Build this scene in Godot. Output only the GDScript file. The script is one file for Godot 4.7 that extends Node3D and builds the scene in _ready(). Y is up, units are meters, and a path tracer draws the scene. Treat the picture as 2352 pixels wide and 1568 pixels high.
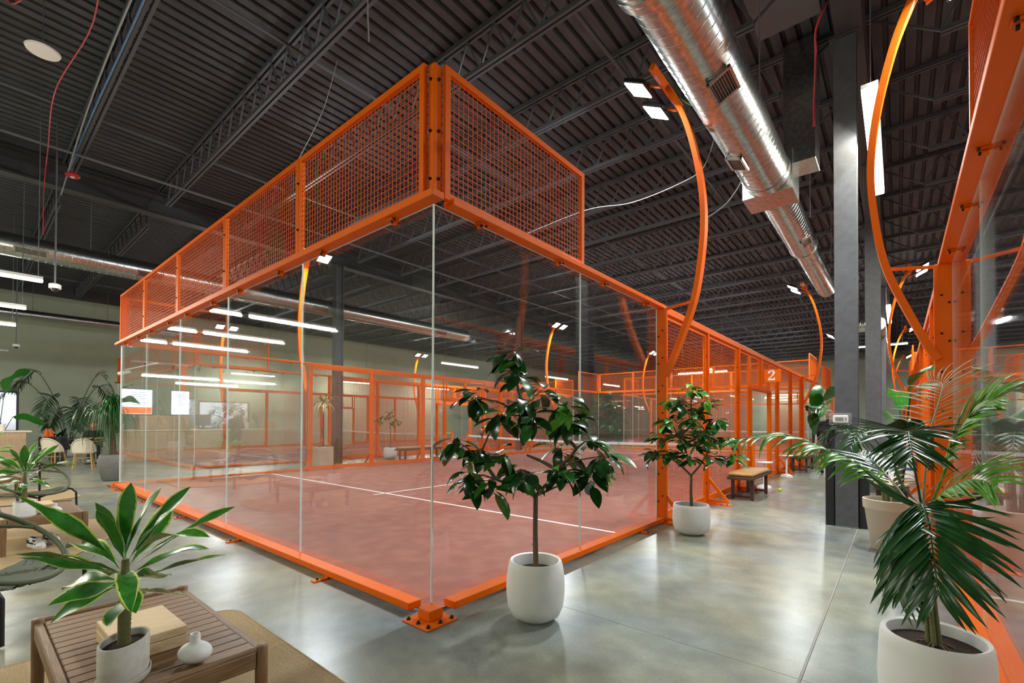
extends Node3D
# An indoor padel hall: glass-walled orange courts, a lounge in front, plants along the aisle.

class Geo:
	var v := PackedVector3Array()
	var n := PackedVector3Array()
	var ix := PackedInt32Array()
	var c := PackedColorArray()
	var col := Color.WHITE
	var tinted := false
	func vert(p: Vector3, nn: Vector3) -> int:
		v.append(p); n.append(nn)
		if tinted: c.append(col)
		return v.size() - 1
	func face(a: int, b: int, d: int) -> void:
		var hint: Vector3 = n[a] + n[b] + n[d]
		if (v[b] - v[a]).cross(v[d] - v[a]).dot(hint) > 0.0:
			ix.append(a); ix.append(d); ix.append(b)
		else:
			ix.append(a); ix.append(b); ix.append(d)
	func tri(a: Vector3, b: Vector3, d: Vector3, nn: Vector3) -> void:
		face(vert(a, nn), vert(b, nn), vert(d, nn))
	func quad(a: Vector3, b: Vector3, d: Vector3, e: Vector3, nn: Vector3) -> void:
		var i := vert(a, nn); var j := vert(b, nn); var k := vert(d, nn); var l := vert(e, nn)
		face(i, j, k); face(i, k, l)
	func box(ctr: Vector3, s: Vector3, bs := Basis.IDENTITY, bev := 0.0) -> void:
		var h := s * 0.5
		if bev <= 0.0:
			for ax in 3:
				var u := Vector3.ZERO; var w := Vector3.ZERO; var q := Vector3.ZERO
				q[ax] = h[ax]; u[(ax + 1) % 3] = h[(ax + 1) % 3]; w[(ax + 2) % 3] = h[(ax + 2) % 3]
				for sg in [-1.0, 1.0]:
					quad(ctr + bs * (q * sg - u - w), ctr + bs * (q * sg + u - w), ctr + bs * (q * sg + u + w), ctr + bs * (q * sg - u + w), bs * (q.normalized() * sg))
			return
		var b := minf(bev, minf(h.x, minf(h.y, h.z)) * 0.9)
		var P := {}
		for sx in [-1, 1]:
			for sy in [-1, 1]:
				for sz in [-1, 1]:
					var cr := Vector3(sx * h.x, sy * h.y, sz * h.z)
					for ax in 3:
						var p := cr
						for o in 3:
							if o != ax: p[o] -= signf(cr[o]) * b
						P[[sx, sy, sz, ax]] = ctr + bs * p
		for ax in 3:
			var a1 := (ax + 1) % 3
			var a2 := (ax + 2) % 3
			for sg in [-1, 1]:
				var k := [0, 0, 0]
				var pts := []
				for t in [[-1, -1], [1, -1], [1, 1], [-1, 1]]:
					k[ax] = sg; k[a1] = t[0]; k[a2] = t[1]
					pts.append(P[[k[0], k[1], k[2], ax]])
				var nn := Vector3.ZERO
				nn[ax] = sg
				quad(pts[0], pts[1], pts[2], pts[3], bs * nn)
				for s1 in [-1, 1]:
					var q := []
					for t in [[-1, ax], [1, ax], [1, a1], [-1, a1]]:
						k[ax] = sg; k[a1] = s1; k[a2] = t[0]
						q.append(P[[k[0], k[1], k[2], t[1]]])
					var ne := Vector3.ZERO
					ne[ax] = sg; ne[a1] = s1
					quad(q[0], q[1], q[2], q[3], bs * ne.normalized())
		for sx in [-1, 1]:
			for sy in [-1, 1]:
				for sz in [-1, 1]:
					tri(P[[sx, sy, sz, 0]], P[[sx, sy, sz, 1]], P[[sx, sy, sz, 2]], bs * Vector3(sx, sy, sz).normalized())
	func bar(a: Vector3, b: Vector3, w: float, h: float, up := Vector3.UP) -> void:
		var z := (b - a).normalized()
		var x := up.cross(z)
		if x.length() < 0.01: x = Vector3.RIGHT.cross(z)
		x = x.normalized()
		box((a + b) * 0.5, Vector3(w, h, a.distance_to(b)), Basis(x, z.cross(x), z))
	func tube(p: Array, r, sides := 8, closed := false, cap := true) -> void:
		var m := p.size()
		var first := v.size()
		var prev := Vector3.ZERO
		var rings := m + (1 if closed else 0)
		for i in rings:
			var k := i % m
			var t: Vector3
			if closed: t = (p[(k + 1) % m] - p[(k + m - 1) % m]).normalized()
			else: t = (p[mini(k + 1, m - 1)] - p[maxi(k - 1, 0)]).normalized()
			if prev == Vector3.ZERO:
				prev = t.cross(Vector3.UP if absf(t.y) < 0.9 else Vector3.RIGHT).normalized()
			var x := (prev - t * prev.dot(t)).normalized()
			prev = x
			var y := t.cross(x)
			var rr: float = r[k] if r is Array else r
			for s in sides:
				var a := TAU * s / sides
				var d := x * cos(a) + y * sin(a)
				vert(p[k] + d * rr, d)
		for i in rings - 1:
			for s in sides:
				var a := first + i * sides + s
				var b := first + i * sides + (s + 1) % sides
				face(a, b, b + sides); face(a, b + sides, a + sides)
		if cap and not closed:
			for e in [0, m - 1]:
				var dr: Vector3 = (p[0] - p[1]).normalized() if e == 0 else (p[m - 1] - p[m - 2]).normalized()
				var ce := vert(p[e], dr)
				var base := v.size()
				for s in sides: vert(v[first + e * sides + s], dr)
				for s in sides: face(ce, base + s, base + (s + 1) % sides)
	func lathe(prof: Array, segs := 28, ctr := Vector3.ZERO, sc := Vector2.ONE) -> void:
		var m := prof.size()
		var nr := []
		for i in m - 1:
			var d: Vector2 = prof[i + 1] - prof[i]
			nr.append(Vector2(d.y, -d.x).normalized())
		for i in m - 1:
			var n0: Vector2 = nr[i]; var n1: Vector2 = nr[i]
			if i > 0 and nr[i - 1].dot(nr[i]) > 0.6: n0 = (nr[i - 1] + nr[i]).normalized()
			if i < m - 2 and nr[i + 1].dot(nr[i]) > 0.6: n1 = (nr[i + 1] + nr[i]).normalized()
			var first := v.size()
			for s in segs + 1:
				var a := TAU * s / segs
				for e in 2:
					var q: Vector2 = prof[i + e]
					var nn: Vector2 = n1 if e else n0
					vert(ctr + Vector3(cos(a) * q.x * sc.x, q.y, sin(a) * q.x * sc.y), Vector3(cos(a) * nn.x / sc.x, nn.y, sin(a) * nn.x / sc.y).normalized())
			for s in segs:
				var b := first + s * 2
				face(b, b + 1, b + 3); face(b, b + 3, b + 2)
	# a blade: leaf outline along local z, bent down by droop, folded along the midrib
	func blade(xf: Transform3D, L: float, W: float, rows := 6, fold := 0.25, droop := 0.4, wave := 0.0, peak := 0.45, stalk := 0.0) -> void:
		var first := v.size()
		var pts := []
		var ang := 0.0
		var p := Vector3.ZERO
		for i in rows + 1:
			var t := float(i) / rows
			pts.append([p, ang])
			p += Vector3(0, -sin(ang), cos(ang)) * L / rows
			ang += droop / rows
		for i in rows + 1:
			var t := float(i) / rows
			var w := W * 0.5 * pow(sin(PI * pow(clampf((t - stalk) / (1.0 - stalk), 0.0, 1.0), log(0.5) / log(peak))), 0.8)
			w = maxf(w, 0.0025 if t < 0.999 else 0.0)
			var q: Vector3 = pts[i][0]
			var a: float = pts[i][1]
			var up := Vector3(0, cos(a), sin(a))
			var wv := sin(t * 9.0) * wave * w
			for sd in [-1, 0, 1]:
				var nn := (up + Vector3(-sd * fold, 0, 0)).normalized()
				vert(xf * (q + Vector3(sd * w, 0, 0) + up * absf(sd) * (w * fold + wv * sd)), (xf.basis * nn).normalized())
		for i in rows:
			for k in 2:
				var a := first + i * 3 + k
				face(a, a + 1, a + 4); face(a, a + 4, a + 3)
	# a flat ribbon along a path
	func ribbon(p: Array, w: float) -> void:
		var first := v.size()
		var m := p.size()
		for i in m:
			var t: Vector3 = (p[mini(i + 1, m - 1)] - p[maxi(i - 1, 0)]).normalized()
			var s := t.cross(Vector3.UP)
			if s.length() < 0.1: s = Vector3(p[m - 1].z - p[0].z, 0, p[0].x - p[m - 1].x)
			s = s.normalized()
			var k := w * 0.5 * (1.0 - 0.8 * i / (m - 1.0))
			var nn := s.cross(t).normalized()
			vert(p[i] - s * k, nn); vert(p[i] + s * k, nn)
		for i in m - 1:
			var a := first + i * 2
			face(a, a + 1, a + 3); face(a, a + 3, a + 2)
	# only the rim of such a leaf
	func margin(L: float, W: float, rows: int, fold: float, droop: float, wave: float, peak: float, stalk: float) -> void:
		var g := Geo.new()
		g.blade(Transform3D.IDENTITY, L, W, rows, fold, droop, wave, peak, stalk)
		for sd in [0, 2]:
			var first := v.size()
			for i in rows + 1:
				var mid := g.v[i * 3 + 1]; var ed := g.v[i * 3 + sd]; var nn := g.n[i * 3 + sd]
				vert(mid.lerp(ed, 0.84) + nn * 0.002, nn); vert(mid.lerp(ed, 1.05) + nn * 0.002, nn)
			for i in rows:
				var a := first + i * 2
				face(a, a + 1, a + 3); face(a, a + 3, a + 2)
	func mesh() -> ArrayMesh:
		var arr := []
		arr.resize(Mesh.ARRAY_MAX)
		arr[Mesh.ARRAY_VERTEX] = v; arr[Mesh.ARRAY_NORMAL] = n; arr[Mesh.ARRAY_INDEX] = ix
		if tinted: arr[Mesh.ARRAY_COLOR] = c
		var am := ArrayMesh.new()
		am.add_surface_from_arrays(Mesh.PRIMITIVE_TRIANGLES, arr)
		return am

var used := {}
var M := {}
var rng := RandomNumberGenerator.new()

func numbered(called: String) -> String:
	var k: int = used.get(called, 0)
	used[called] = k + 1
	return called if k == 0 else "%s_%03d" % [called, k]

func V(x: float, y: float, z: float) -> Vector3: return Vector3(x, y, z)

func tag(o: Node3D, label: String, category: String, group := "", kind := "") -> void:
	o.set_meta("label", label); o.set_meta("category", category)
	if group: o.set_meta("group", group)
	if kind: o.set_meta("kind", kind)

func thing(called: String, label: String, category: String, at := Vector3.ZERO, turn := 0.0, group := "") -> Node3D:
	var o := Node3D.new()
	o.name = numbered(called)
	add_child(o)
	o.position = at; o.rotation.y = turn
	tag(o, label, category, group)
	return o

func part(called: String, m: Mesh, material: Material, parent: Node, at := Transform3D.IDENTITY, kind := "") -> MeshInstance3D:
	var o := MeshInstance3D.new()
	o.name = called; o.mesh = m; o.material_override = material; o.transform = at
	if kind: o.set_meta("kind", kind)
	parent.add_child(o, true)
	return o

func gpart(called: String, g: Geo, material: Material, parent: Node, at := Transform3D.IDENTITY, kind := "") -> MeshInstance3D:
	return part(called, g.mesh(), material, parent, at, kind)

func struct(called: String, label := "", category := "") -> Node3D:
	var o := Node3D.new()
	o.name = called
	add_child(o)
	o.set_meta("kind", "structure")
	if label: o.set_meta("label", label)
	if category: o.set_meta("category", category)
	return o

func T(p: Vector3, b := Basis.IDENTITY) -> Transform3D: return Transform3D(b, p)

func copy(o: Node3D, at: Vector3, turn := 0.0, label := "") -> Node3D:
	var r: Node3D = o.duplicate()
	r.name = numbered(str(o.name).get_slice("_0", 0))
	add_child(r)
	r.position = at; r.rotation.y = turn
	if label: r.set_meta("label", label)
	return r

func bx(s: Vector3, bev := 0.0) -> ArrayMesh:
	var g := Geo.new()
	g.box(Vector3.ZERO, s, Basis.IDENTITY, bev)
	return g.mesh()

# ---------------------------------------------------------------- materials
func mat(hex: String, rough := 0.6, metal := 0.0, spec := 0.5) -> StandardMaterial3D:
	var m := StandardMaterial3D.new()
	m.albedo_color = Color(hex); m.roughness = rough; m.metallic = metal; m.metallic_specular = spec
	return m

func noise_tex(size: int, freq: float, ramp: Array, kind := FastNoiseLite.TYPE_SIMPLEX_SMOOTH, oct := 4, sd := 1) -> NoiseTexture2D:
	var f := FastNoiseLite.new()
	f.noise_type = kind; f.frequency = freq; f.fractal_octaves = oct; f.seed = sd
	var t := NoiseTexture2D.new()
	t.width = size; t.height = size; t.seamless = true; t.noise = f
	if ramp.size():
		var g := Gradient.new()
		var offs := PackedFloat32Array(); var cols := PackedColorArray()
		for k in ramp: offs.append(k[0]); cols.append(Color(k[1]))
		g.offsets = offs; g.colors = cols
		t.color_ramp = g
	return t

func textured(hex: String, rough: float, tex: Texture2D, scale: Vector3, world := true) -> StandardMaterial3D:
	var m := mat(hex, rough)
	m.albedo_texture = tex
	m.uv1_triplanar = true; m.uv1_world_triplanar = world; m.uv1_scale = scale
	return m

func bumpy(m: StandardMaterial3D, tex: Texture2D, cm: float) -> StandardMaterial3D:
	m.heightmap_enabled = true; m.heightmap_texture = tex; m.heightmap_scale = cm
	return m

func glow(hex: String, e: float) -> StandardMaterial3D:
	var m := mat(hex, 0.4)
	m.emission_enabled = true; m.emission = Color(hex); m.emission_energy_multiplier = e
	return m

func pane(hex: String, a: float, spec := 0.5) -> StandardMaterial3D:
	var m := mat(hex, 0.02, 0.0, spec)
	m.transparency = BaseMaterial3D.TRANSPARENCY_ALPHA
	m.albedo_color.a = a
	return m

func noise_img(size: int, freq: float, oct: int, sd: int) -> PackedByteArray:
	var f := FastNoiseLite.new()
	f.noise_type = FastNoiseLite.TYPE_SIMPLEX_SMOOTH
	f.frequency = freq; f.fractal_octaves = oct; f.seed = sd
	var im := f.get_seamless_image(size, size)
	im.convert(Image.FORMAT_L8)
	return im.get_data()

func concrete_maps() -> Array:
	var S := 1024
	var a := noise_img(S, 0.006, 4, 3)
	var b := noise_img(S, 0.022, 5, 8)
	var d := noise_img(S, 0.25, 2, 21)
	var e := noise_img(S, 0.004, 3, 40)
	var crack := PackedFloat32Array()
	crack.resize(S * S)
	var r := RandomNumberGenerator.new()
	r.seed = 77
	for k in 13:
		var p := Vector2(r.randf() * S, r.randf() * S)
		var dir := r.randf() * TAU
		for s in r.randi_range(60, 210):
			dir += r.randf_range(-0.32, 0.32)
			p += Vector2(cos(dir), sin(dir)) * 0.9
			crack[posmod(int(p.y), S) * S + posmod(int(p.x), S)] = r.randf_range(0.12, 0.4)
			if r.randf() < 0.006: dir += r.randf_range(-1.2, 1.2)
	var out := PackedByteArray(); out.resize(S * S * 3)
	var ro := PackedByteArray(); ro.resize(S * S)
	for i in S * S:
		var x := a[i] / 255.0
		var y := b[i] / 255.0
		var z := d[i] / 255.0
		var w := e[i] / 255.0
		var l := 0.66 + (x - 0.5) * 0.13 + (y - 0.5) * 0.12 + (z - 0.5) * 0.05
		l *= 1.0 - crack[i]
		var warm := (w - 0.5) * 0.16
		out[i * 3] = int(clampf(l * (0.985 + warm), 0, 1) * 255)
		out[i * 3 + 1] = int(clampf(l * (0.99 + warm * 0.35), 0, 1) * 255)
		out[i * 3 + 2] = int(clampf(l * (0.93 - warm), 0, 1) * 255)
		ro[i] = int(clampf(0.24 + (y - 0.5) * 0.14 + (z - 0.5) * 0.06, 0.1, 0.5) * 255)
	return [ImageTexture.create_from_image(Image.create_from_data(S, S, false, Image.FORMAT_RGB8, out)), ImageTexture.create_from_image(Image.create_from_data(S, S, false, Image.FORMAT_L8, ro))]

func make_materials() -> void:
	var cm := concrete_maps()
	var fl := textured("c6c9c3", 1.0, cm[0], Vector3.ONE / 7.3)
	fl.roughness = 0.27; fl.metallic_specular = 0.32
	M.floor = fl
	M.sealant = mat("8d897f", 0.8)
	M.joint = mat("3c3a36", 0.9)
	var fine := noise_tex(512, 0.2, [], FastNoiseLite.TYPE_SIMPLEX_SMOOTH, 3, 5)
	M.turf = bumpy(textured("ffffff", 0.85, noise_tex(1024, 0.012, [[0.0, "834637"], [0.45, "8b4c3c"], [0.6, "905140"], [1.0, "995b49"]], FastNoiseLite.TYPE_SIMPLEX_SMOOTH, 6, 11), Vector3.ONE * 0.22), fine, 0.3)
	M.line = mat("e9e2dc", 0.8)
	M.orange = textured("ffffff", 0.48, noise_tex(512, 0.01, [[0.0, "e26306"], [1.0, "e7690a"]], FastNoiseLite.TYPE_SIMPLEX_SMOOTH, 3, 2), Vector3.ONE * 0.6)
	M.orange.metallic_specular = 0.25
	M.wire = mat("cf580c", 0.55, 0.0, 0.3)
	M.bolt = mat("23201f", 0.4, 0.6)
	M.glass = pane("b9d2c8", 0.007)
	M.edge = mat("cfe3dc", 0.4)
	M.edgeshine = mat("e9efec", 0.5)  # pale tone imitates light scattered in the ground glass edges
	M.steel = mat("c9ccce", 0.3, 1.0)
	var wl := textured("ffffff", 0.85, noise_tex(512, 0.008, [[0.0, "949e8b"], [1.0, "9ba592"]], FastNoiseLite.TYPE_SIMPLEX_SMOOTH, 5, 4), Vector3.ONE * 0.3)
	M.wall = bumpy(wl, fine, 0.15)
	M.deck = textured("ffffff", 0.75, noise_tex(512, 0.02, [[0.0, "383c42"], [0.5, "43474d"], [1.0, "505459"]], FastNoiseLite.TYPE_SIMPLEX_SMOOTH, 5, 6), Vector3(0.5, 0.5, 0.12))
	M.beam = mat("484c52", 0.6)
	M.girder = mat("36373a", 0.6)
	var duct := textured("ffffff", 0.26, noise_tex(512, 0.03, [[0.0, "9da1a0"], [1.0, "d3d6d4"]], FastNoiseLite.TYPE_SIMPLEX_SMOOTH, 4, 9), Vector3.ONE * 0.8)
	duct.metallic = 1.0
	M.duct = duct
	M.ductdark = mat("4a4c4b", 0.5, 0.6)
	M.column = bumpy(textured("ffffff", 0.55, noise_tex(512, 0.02, [[0.0, "484a4c"], [1.0, "55575a"]], FastNoiseLite.TYPE_SIMPLEX_SMOOTH, 4, 12), Vector3.ONE * 0.7), fine, 0.1)
	M.black = mat("17181a", 0.7)
	M.blackmetal = mat("1a1b1c", 0.4)
	M.white = mat("e6e6e2", 0.45)
	M.whitepot = bumpy(mat("dbdbd6", 0.5), fine, 0.05)
	M.whitepot.uv1_triplanar = true; M.whitepot.uv1_scale = Vector3.ONE * 2.0
	M.greypot = textured("ffffff", 0.7, noise_tex(256, 0.05, [[0.0, "6a6b68"], [1.0, "82827d"]]), Vector3.ONE)
	M.beigepot = mat("c5b7a2", 0.7)
	M.concretepot = textured("ffffff", 0.75, noise_tex(256, 0.03, [[0.0, "adaba1"], [0.5, "bdbbb1"], [1.0, "c7c5bc"]]), Vector3.ONE * 3.0, false)
	M.soil = bumpy(textured("ffffff", 0.95, noise_tex(256, 0.12, [[0.0, "1c120c"], [0.5, "3d2a1f"], [0.75, "523a2b"], [1.0, "a08d7a"]]), Vector3.ONE * 6.0, false), noise_tex(256, 0.12, []), 1.2)
	M.woodx = textured("ffffff", 0.5, noise_tex(512, 0.02, [[0.0, "66492f"], [0.5, "7d5f42"], [1.0, "937453"]], FastNoiseLite.TYPE_SIMPLEX_SMOOTH, 5, 14), Vector3(0.5, 9, 9), false)
	M.woodz = M.woodx.duplicate(); M.woodz.uv1_scale = Vector3(9, 9, 0.5)
	M.woody = M.woodx.duplicate(); M.woody.uv1_scale = Vector3(9, 0.5, 9)
	M.oak = textured("ffffff", 0.6, noise_tex(512, 0.02, [[0.0, "bfa27b"], [0.5, "d0b58e"], [1.0, "dcc5a1"]], FastNoiseLite.TYPE_SIMPLEX_SMOOTH, 5, 15), Vector3(14, 9, 0.9), false)
	M.counter = textured("ffffff", 0.6, noise_tex(512, 0.02, [[0.0, "a88c6e"], [0.5, "b89c7d"], [1.0, "c6ac8e"]], FastNoiseLite.TYPE_SIMPLEX_SMOOTH, 4, 16), Vector3(3, 0.5, 3))
	M.darkwood = textured("ffffff", 0.55, noise_tex(256, 0.03, [[0.0, "3c2a20"], [1.0, "5a4234"]]), Vector3(6, 6, 0.8), false)
	M.tan = bumpy(textured("ffffff", 0.55, noise_tex(256, 0.03, [[0.0, "a5783c"], [1.0, "bf9455"]]), Vector3.ONE * 2.0, false), fine, 0.2)
	M.jute = bumpy(textured("ffffff", 0.95, noise_tex(512, 0.09, [[0.0, "a48a62"], [0.5, "c2a67b"], [1.0, "d9c196"]], FastNoiseLite.TYPE_SIMPLEX_SMOOTH, 4, 18), Vector3(1.2, 1.2, 5.0)), noise_tex(512, 0.15, []), 0.8)
	M.olive = mat("4f5539", 0.6)
	M.rattan = mat("c39a5c", 0.55)
	M.cream = mat("d9cfba", 0.7)
	M.bark = bumpy(textured("ffffff", 0.85, noise_tex(256, 0.06, [[0.0, "4a3b2c"], [0.6, "6d5a45"], [1.0, "87745c"]]), Vector3(8, 4, 8), false), noise_tex(256, 0.1, []), 0.5)
	M.cane = textured("ffffff", 0.6, noise_tex(256, 0.05, [[0.0, "4d5630"], [0.6, "6d6c40"], [1.0, "a3946a"]]), Vector3(3, 30, 3), false)
	M.leafdark = leafmat(["153617", "204a1e"], 0.2)
	M.leafmid = leafmat(["23561c", "357328"], 0.25)
	M.leaflite = leafmat(["4f8a2a", "69a339"], 0.3)
	M.palm = leafmat(["193f1d", "285426"], 0.28)
	M.palmlite = leafmat(["4b8a26", "6ba437"], 0.35)
	M.palmtwig = leafmat(["5f6b3e", "7b8453"], 0.5)
	M.drac = leafmat(["2c6a22", "3f8a30"], 0.25)
	M.dracedge = leafmat(["b3c24a", "c9d46a"], 0.3)
	M.darkplant = leafmat(["16321a", "264a26"], 0.4)
	M.paleplant = leafmat(["93945a", "c2c08e"], 0.5)
	M.redcable = mat("b5222a", 0.5)
	M.bluecable = mat("2f5e8c", 0.5)
	M.greencable = mat("3c8a3c", 0.5)
	M.whitecable = mat("8f908d", 0.6)
	M.greyconduit = mat("5d5f63", 0.5)
	M.flood = glow("f2fbff", 60.0)
	M.led = glow("fff6e8", 12.0)
	M.ball = mat("c4e02a", 0.8)
	M.netting = mat("24211f", 0.8)
	M.skin = mat("c08e73", 0.6)
	M.screen = glow("dfe8ff", 2.2)
	M.screenorange = glow("ff6a2a", 1.6)
	M.lcd = mat("6d7770", 0.3)
	M.clear = pane("f2f4f4", 0.08)

func leafmat(cols: Array, rough: float) -> StandardMaterial3D:
	var m := textured("ffffff", rough, noise_tex(128, 0.05, [[0.2, cols[0]], [0.8, cols[1]]]), Vector3.ONE * 3.0)
	m.backlight_enabled = true
	m.backlight = Color(0.22, 0.3, 0.1)
	return m

func sl(b: Basis, s: Vector3) -> Basis: return Basis(b.x * s.x, b.y * s.y, b.z * s.z)

const FLOOD := 16.5
const LED := 6.5

func _ready() -> void:
	rng.seed = 20240
	# camera: eye height 1.38 m, turned 39.5 degrees, lens shifted up
	var cam := Camera3D.new()
	cam.name = "camera"
	var yaw := deg_to_rad(39.518)
	var pit := deg_to_rad(0.697)
	var rol := deg_to_rad(0.213)
	var r := Vector3(cos(yaw), 0, -sin(yaw))
	var f := Vector3(-sin(yaw), 0, -cos(yaw))
	var f2 := f * cos(pit) + Vector3.UP * sin(pit)
	var u2 := Vector3.UP * cos(pit) - f * sin(pit)
	var r3 := r * cos(rol) + u2 * sin(rol)
	var u3 := u2 * cos(rol) - r * sin(rol)
	cam.transform = Transform3D(Basis(r3, u3, -f2), Vector3(2.588, 1.384, 2.175))
	cam.projection = Camera3D.PROJECTION_FRUSTUM
	cam.near = 0.05
	cam.far = 200.0
	cam.size = 2.0 * 0.05 * 784.0 / 1060.5
	cam.frustum_offset = Vector2(-0.01235, 0.16208) * 0.05
	cam.current = true
	add_child(cam)
	# overcast daylight, seen only through the windows
	var env := Environment.new()
	env.background_mode = Environment.BG_SKY
	var sky := Sky.new()
	var sm := ProceduralSkyMaterial.new()
	sm.sky_top_color = Color("c3d3ea"); sm.sky_horizon_color = Color("e8eefa")
	sm.ground_bottom_color = Color("b5bac2"); sm.ground_horizon_color = Color("dfe4ec")
	sm.sky_energy_multiplier = 1.2; sm.ground_energy_multiplier = 1.0
	sky.sky_material = sm
	env.sky = sky
	env.tonemap_mode = Environment.TONE_MAPPER_LINEAR
	env.tonemap_exposure = 1.15
	env.sdfgi_enabled = true; env.ssao_enabled = true; env.ssil_enabled = true
	var we := WorldEnvironment.new()
	we.name = "environment"
	we.environment = env
	add_child(we)

	make_materials()
	build_room()
	build_ceiling()
	build_courts()
	build_masts()
	build_linear_lights()
	build_ducts()
	build_columns()
	build_lounge()
	build_aisle()
	build_cafe()
	build_cables()
	build_people()

# ---------------------------------------------------------------- the room
func slab(parent: Node, x0: float, x1: float, z0: float, z1: float) -> void:
	var g := Geo.new()
	g.box(V((x0 + x1) * 0.5, -0.1, (z0 + z1) * 0.5), V(x1 - x0, 0.2, z1 - z0))
	gpart("slab", g, M.floor, parent)

func build_room() -> void:
	var fl := struct("floor", "polished grey concrete floor with saw cut joints", "floor")
	var xs := [-26.3, -9.0, 2.175, 14.8]
	var zs := [-46.3, -23.0, -5.415, -0.735, 9.3]
	for i in 3:
		for j in 4:
			slab(fl, xs[i] + 0.003, xs[i + 1] - (0.012 if i == 1 else 0.003), zs[j] + 0.002, zs[j + 1] - 0.002)
	var g := Geo.new()
	g.box(V(2.169, -0.1015, -18.5), V(0.012, 0.2, 55.6))
	gpart("joint_sealant", g, M.sealant, fl)
	g = Geo.new()
	for z in [-23.0, -5.415, -0.735]: g.box(V(-5.8, -0.11, z), V(40.6, 0.2, 0.006))
	g.box(V(-9.0, -0.11, -18.5), V(0.007, 0.2, 55.6))
	gpart("joint_gap", g, M.joint, fl)
	# walls
	var h := 7.4
	var wr := struct("wall_right", "muted green painted wall beyond the right court", "wall")
	g = Geo.new(); g.box(V(14.65, h / 2, -18.5), V(0.3, h, 55.6)); gpart("panel", g, M.wall, wr)
	var wb := struct("wall_back", "muted green painted end wall of the hall", "wall")
	g = Geo.new(); g.box(V(-5.75, h / 2, -46.15), V(40.5, h, 0.3)); gpart("panel", g, M.wall, wb)
	var wf := struct("wall_front", "muted green painted wall of the entrance side", "wall")
	g = Geo.new(); g.box(V(-5.75, h / 2, 9.15), V(40.5, h, 0.3)); gpart("panel", g, M.wall, wf)
	# the left wall with window openings [z0, z1, y0, y1]
	var wl := struct("wall_left", "muted green painted wall behind the reception", "wall")
	var open := [[0.55, 2.1, 0.9, 2.6], [5.9, 8.4, 0.95, 2.45]]
	g = Geo.new()
	var z := -46.3
	for o in open:
		g.box(V(-26.15, h / 2, (z + o[0]) / 2), V(0.3, h, o[0] - z))
		g.box(V(-26.15, o[2] / 2, (o[0] + o[1]) / 2), V(0.3, o[2], o[1] - o[0]))
		g.box(V(-26.15, (h + o[3]) / 2, (o[0] + o[1]) / 2), V(0.3, h - o[3], o[1] - o[0]))
		z = o[1]
	g.box(V(-26.15, h / 2, (z + 9.3) / 2), V(0.3, h, 9.3 - z))
	gpart("panel", g, M.wall, wl)
	var k := 1
	for o in open:
		var w := struct("window_%d" % k, "black framed window in the green wall" if k == 1 else "wide window behind the reception counter", "window")
		g = Geo.new()
		var zc: float = (o[0] + o[1]) / 2
		var yc: float = (o[2] + o[3]) / 2
		for s in [-1, 1]:
			g.box(V(-26.05, yc, zc + s * (o[1] - o[0] - 0.07) / 2), V(0.12, o[3] - o[2], 0.07))
			g.box(V(-26.05, yc + s * (o[3] - o[2] - 0.07) / 2, zc), V(0.12, 0.07, o[1] - o[0] - 0.14))
		gpart("frame", g, M.blackmetal, w)
		g = Geo.new()
		g.quad(V(-26.06, o[2], o[0]), V(-26.06, o[3], o[0]), V(-26.06, o[3], o[1]), V(-26.06, o[2], o[1]), Vector3.RIGHT)
		gpart("pane", g, M.clear, w)
		k += 1
	# edge beam above the left wall
	var tr := struct("trim_1", "dark steel edge beam along the top of the green wall", "beam")
	g = Geo.new(); g.box(V(-25.8, 7.05, -18.5), V(0.3, 0.5, 54.9)); gpart("edge_beam", g, M.girder, tr)

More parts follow.
